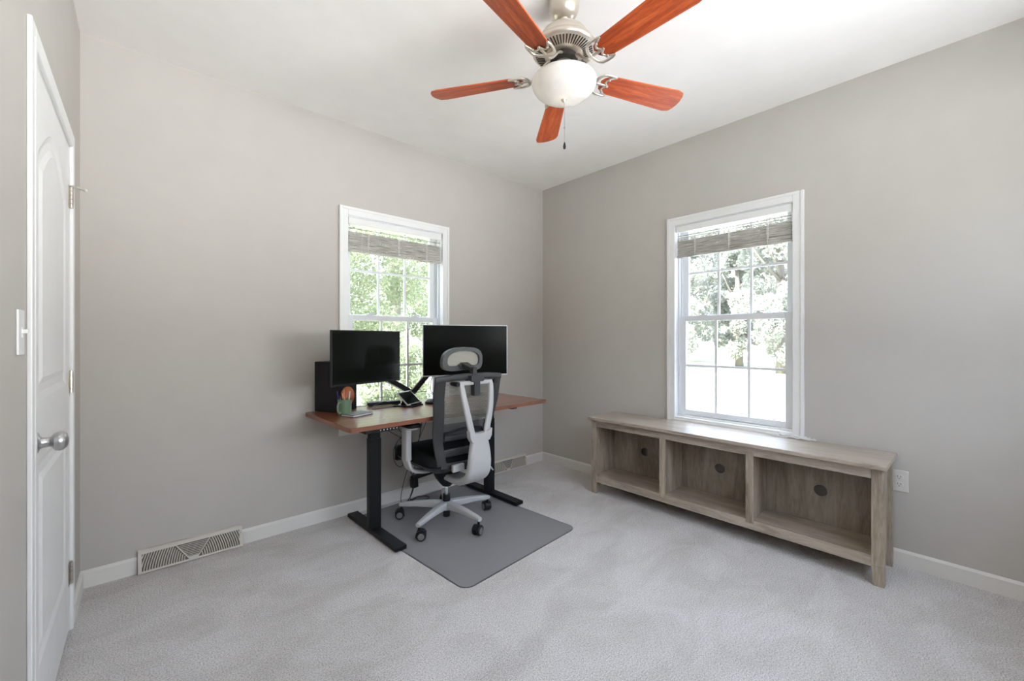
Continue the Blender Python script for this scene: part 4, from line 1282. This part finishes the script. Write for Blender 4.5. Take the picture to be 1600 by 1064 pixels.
# blade local: x outwards; own object so that grain runs along it
def blade_outline():
    out = []
    xs0, xs1 = 0.185, 0.640
    w0, w1 = 0.050, 0.066
    out += [(xs0 + 0.010, -0.030), (xs0 + 0.035, -0.046)]
    out += [(xs0 + 0.06, -w0), (xs1 - 0.05, -w1), (xs1 - 0.018, -w1 + 0.008), (xs1 - 0.006, -w1 + 0.028), (xs1, -0.012), (xs1, 0.012), (xs1 - 0.006, w1 - 0.028), (xs1 - 0.018, w1 - 0.008), (xs1 - 0.05, w1), (xs0 + 0.06, w0)]
    out += [(xs0 + 0.035, 0.046), (xs0 + 0.010, 0.030), (xs0, 0.012), (xs0 + 0.006, 0.0), (xs0, -0.012)]
    return out
bl_me = ir_me = None
for k in range(5):
    ang = R(a0 + 72 * k)
    if bl_me is None:
        b_ = MB(); b_.prism(blade_outline(), lambda u, v, w: Vector((u, v, w)), (-0.003, 0.003))
        bo = b_.build('fan_blade', M['blade'], FN, bevel=0.0015); bl_me = bo
        i_ = MB()
        # arm from the flywheel, then a curled open bracket under the blade root
        pth = smooth_path([(0.050, 0, 0.064), (0.080, 0, 0.052), (0.112, 0, 0.016), (0.140, 0, -0.006), (0.165, 0, -0.006)], 5)
        i_.sweep(pth, rrect(0.020, 0.010, 0.004, 3), (0, 0, 1))
        crest = []
        for s in (-1, 1):
            pp = smooth_path([(0.160, 0, -0.006), (0.165, s * 0.030, -0.007), (0.185, s * 0.052, -0.006), (0.225, s * 0.056, -0.006), (0.245, s * 0.052, -0.005)], 5)
            i_.sweep(pp, [rrect(0.016 - 0.008 * j / len(pp), 0.009, 0.0035, 3) for j in range(len(pp))], (0, 0, 1))
            pp = smooth_path([(0.245, s * 0.052, -0.006), (0.215, s * 0.036, -0.007), (0.205, s * 0.018, -0.007), (0.222, 0.0, -0.007)], 5)
            i_.sweep(pp, rrect(0.009, 0.006, 0.0028, 3), (0, 0, 1))
        i_.sweep([(0.16, 0, -0.006), (0.225, 0, -0.006)], rrect(0.012, 0.007, 0.003, 3), (0, 0, 1))
        for sx, sy in ((0.222, 0.0), (0.215, 0.036), (0.215, -0.036)):
            i_.lathe([(0, -0.014), (0.006, -0.012), (0.007, -0.006), (0, -0.006)], (sx, sy, 0), 12)
        io = i_.build('blade_iron', M['fan_metal'], FN); sharp(io, 40); ir_me = io
    else:
        bo = bl_me.copy(); col.objects.link(bo); bo.parent = FN
        io = ir_me.copy(); col.objects.link(io); io.parent = FN
    pitch = R(-13)
    bo.rotation_euler = (pitch, 0, ang); bo.location = (0, 0, BLZ)
    io.rotation_euler = (pitch, 0, ang); io.location = (0, 0, BLZ)
for (dx, dy, zb, lb) in ((0.004, 0.0, 2.112, 0), ):
    ch = MB()
    ch.tube([(dx, dy, 2.29), (dx, dy, zb)], 0.0011, 6)
    for i in range(24): ch.lathe([(0, -0.0018), (0.0018, 0), (0, 0.0018)], (dx, dy, 2.270 - i * 0.006), 6)
    ch.lathe([(0, 0), (0.004, 0.002), (0.004, 0.008), (0, 0.010)], (dx, dy, 2.170), 8)
    co = ch.build('pull_chain', M['steel'], FN)
    fo = MB(); fo.lathe([(0, 0), (0.005, 0.003), (0.0065, 0.012), (0.004, 0.026), (0.0015, 0.034), (0, 0.034)], (dx, dy, zb - 0.034), 14)
    fo.build('chain_fob', M['black_plastic'], co, smooth=True)
# bulb of the bowl light
bl = bpy.data.lights.new('fan_bulb', 'POINT'); bl.energy = 0.3; bl.color = (1.0, 0.86, 0.70); bl.shadow_soft_size = 0.04
bo_ = bpy.data.objects.new('fan_bulb', bl); col.objects.link(bo_); bo_.location = (FN.location.x, FN.location.y, 2.345)

# ------------------------------------------------------------------ outdoors
G = -0.55
g = MB().box(-40, 60, 0.6, 70, G - 0.2, G); structure(tag(g.build('lawn', M['lawn'])))
g = MB().box(1.6, 60, -40, 0.6, G - 0.2, G).box(-40, 1.6, -40, -LY - 1, G - 0.2, G); structure(g.build('driveway', M['concrete']))
def tree(label, x, y, h, r, nleaf, ls, mat, seed, zlow, cat='tree', group=None, name='leafy_tree'):
    rg = np.random.default_rng(seed)
    root = thing(name, label, cat, (x, y, G), 0, group)
    rd = random.Random(seed)
    tk = MB()
    tk.tube([(0, 0, 0), (0.1, 0.05, h * 0.3), (-0.05, 0.1, h * 0.6), (0.05, 0, h * 0.85)], [0.03 * h * 0.9, 0.01 * h], 8, smooth=4)
    for i in range(7):
        a = rd.uniform(0, 6.28); zz = h * rd.uniform(0.3, 0.7)
        tk.tube([(0, 0, zz), (math.cos(a) * r * 0.5, math.sin(a) * r * 0.5, zz + h * 0.10), (math.cos(a) * r * 0.85, math.sin(a) * r * 0.85, zz + h * 0.2)], [0.009 * h, 0.003 * h], 6, smooth=3)
    tk.build('trunk', M['bark'], root, smooth=True)
    # leaf clumps
    nc = 46
    cc = []
    while len(cc) < nc:
        p = rg.uniform(-1, 1, 3)
        if 0.25 < np.linalg.norm(p) < 1: cc.append(p)
    cc = np.array(cc)
    zc_ = (zlow + h) / 2; hz = (h - zlow) / 2
    cen = np.stack([cc[:, 0] * r, cc[:, 1] * r, zc_ + cc[:, 2] * hz], 1)
    idx = rg.integers(0, nc, nleaf)
    off = rg.normal(0, 1, (nleaf, 3)); off /= np.linalg.norm(off, axis=1)[:, None]
    off *= (rg.uniform(0.3, 1, nleaf) ** 0.5)[:, None] * r * 0.30
    c = cen[idx] + off
    u = rg.normal(0, 1, (nleaf, 3)); u /= np.linalg.norm(u, axis=1)[:, None]
    w = rg.normal(0, 1, (nleaf, 3)); w -= (w * u).sum(1)[:, None] * u; w /= np.linalg.norm(w, axis=1)[:, None]
    s = ls * rg.uniform(0.6, 1.3, nleaf)[:, None]
    v = np.stack([c - u * s, c + w * s * 0.45, c + u * s, c - w * s * 0.45], 1).reshape(-1, 3)
    me = bpy.data.meshes.new('foliage')
    me.from_pydata(v.tolist(), [], [(4*i, 4*i+1, 4*i+2, 4*i+3) for i in range(nleaf)])
    me.materials.append(mat)
    o = bpy.data.objects.new('foliage', me); col.objects.link(o); o.parent = root
    return root
TR1 = [(0.6, 7.6, 7.5, 1.9, 'bright green tree seen in the left panes of the window behind the desk'),
       (5.0, 8.0, 8.0, 2.0, 'bright green tree seen in the right panes of the window behind the desk'),
       (-4.0, 8.5, 8.5, 1.9, 'bright green tree farthest left beyond the back wall'),
       (5.6, 14.5, 12.0, 3.0, 'tall green tree standing behind the nearer ones, right part of the back window'),
       (-1.5, 15.0, 11.0, 2.8, 'tall green tree standing behind the nearer ones, left part of the back window')]
for i, (x, y, h, r, lb) in enumerate(TR1):
    tree(lb, x, y, h, r, 24000, 0.050 if i < 3 else 0.085, M['leaf_near'], 30 + i, 0.2, group='trees beyond the back window')
for i, (x, y, h, r, lb) in enumerate([(-1.5, 4.2, 1.7, 0.75, 'low green shrub farthest left outside the back window'),
       (0.7, 4.6, 1.9, 0.85, 'low green shrub outside seen above the left monitor'),
       (2.9, 4.9, 1.8, 0.85, 'low green shrub outside seen between the two monitors')]):
    tree(lb, x, y, h, r, 10000, 0.040, M['leaf_near'], 80 + i, 0.0, cat='shrub', group='shrubs outside the back window', name='leafy_shrub')
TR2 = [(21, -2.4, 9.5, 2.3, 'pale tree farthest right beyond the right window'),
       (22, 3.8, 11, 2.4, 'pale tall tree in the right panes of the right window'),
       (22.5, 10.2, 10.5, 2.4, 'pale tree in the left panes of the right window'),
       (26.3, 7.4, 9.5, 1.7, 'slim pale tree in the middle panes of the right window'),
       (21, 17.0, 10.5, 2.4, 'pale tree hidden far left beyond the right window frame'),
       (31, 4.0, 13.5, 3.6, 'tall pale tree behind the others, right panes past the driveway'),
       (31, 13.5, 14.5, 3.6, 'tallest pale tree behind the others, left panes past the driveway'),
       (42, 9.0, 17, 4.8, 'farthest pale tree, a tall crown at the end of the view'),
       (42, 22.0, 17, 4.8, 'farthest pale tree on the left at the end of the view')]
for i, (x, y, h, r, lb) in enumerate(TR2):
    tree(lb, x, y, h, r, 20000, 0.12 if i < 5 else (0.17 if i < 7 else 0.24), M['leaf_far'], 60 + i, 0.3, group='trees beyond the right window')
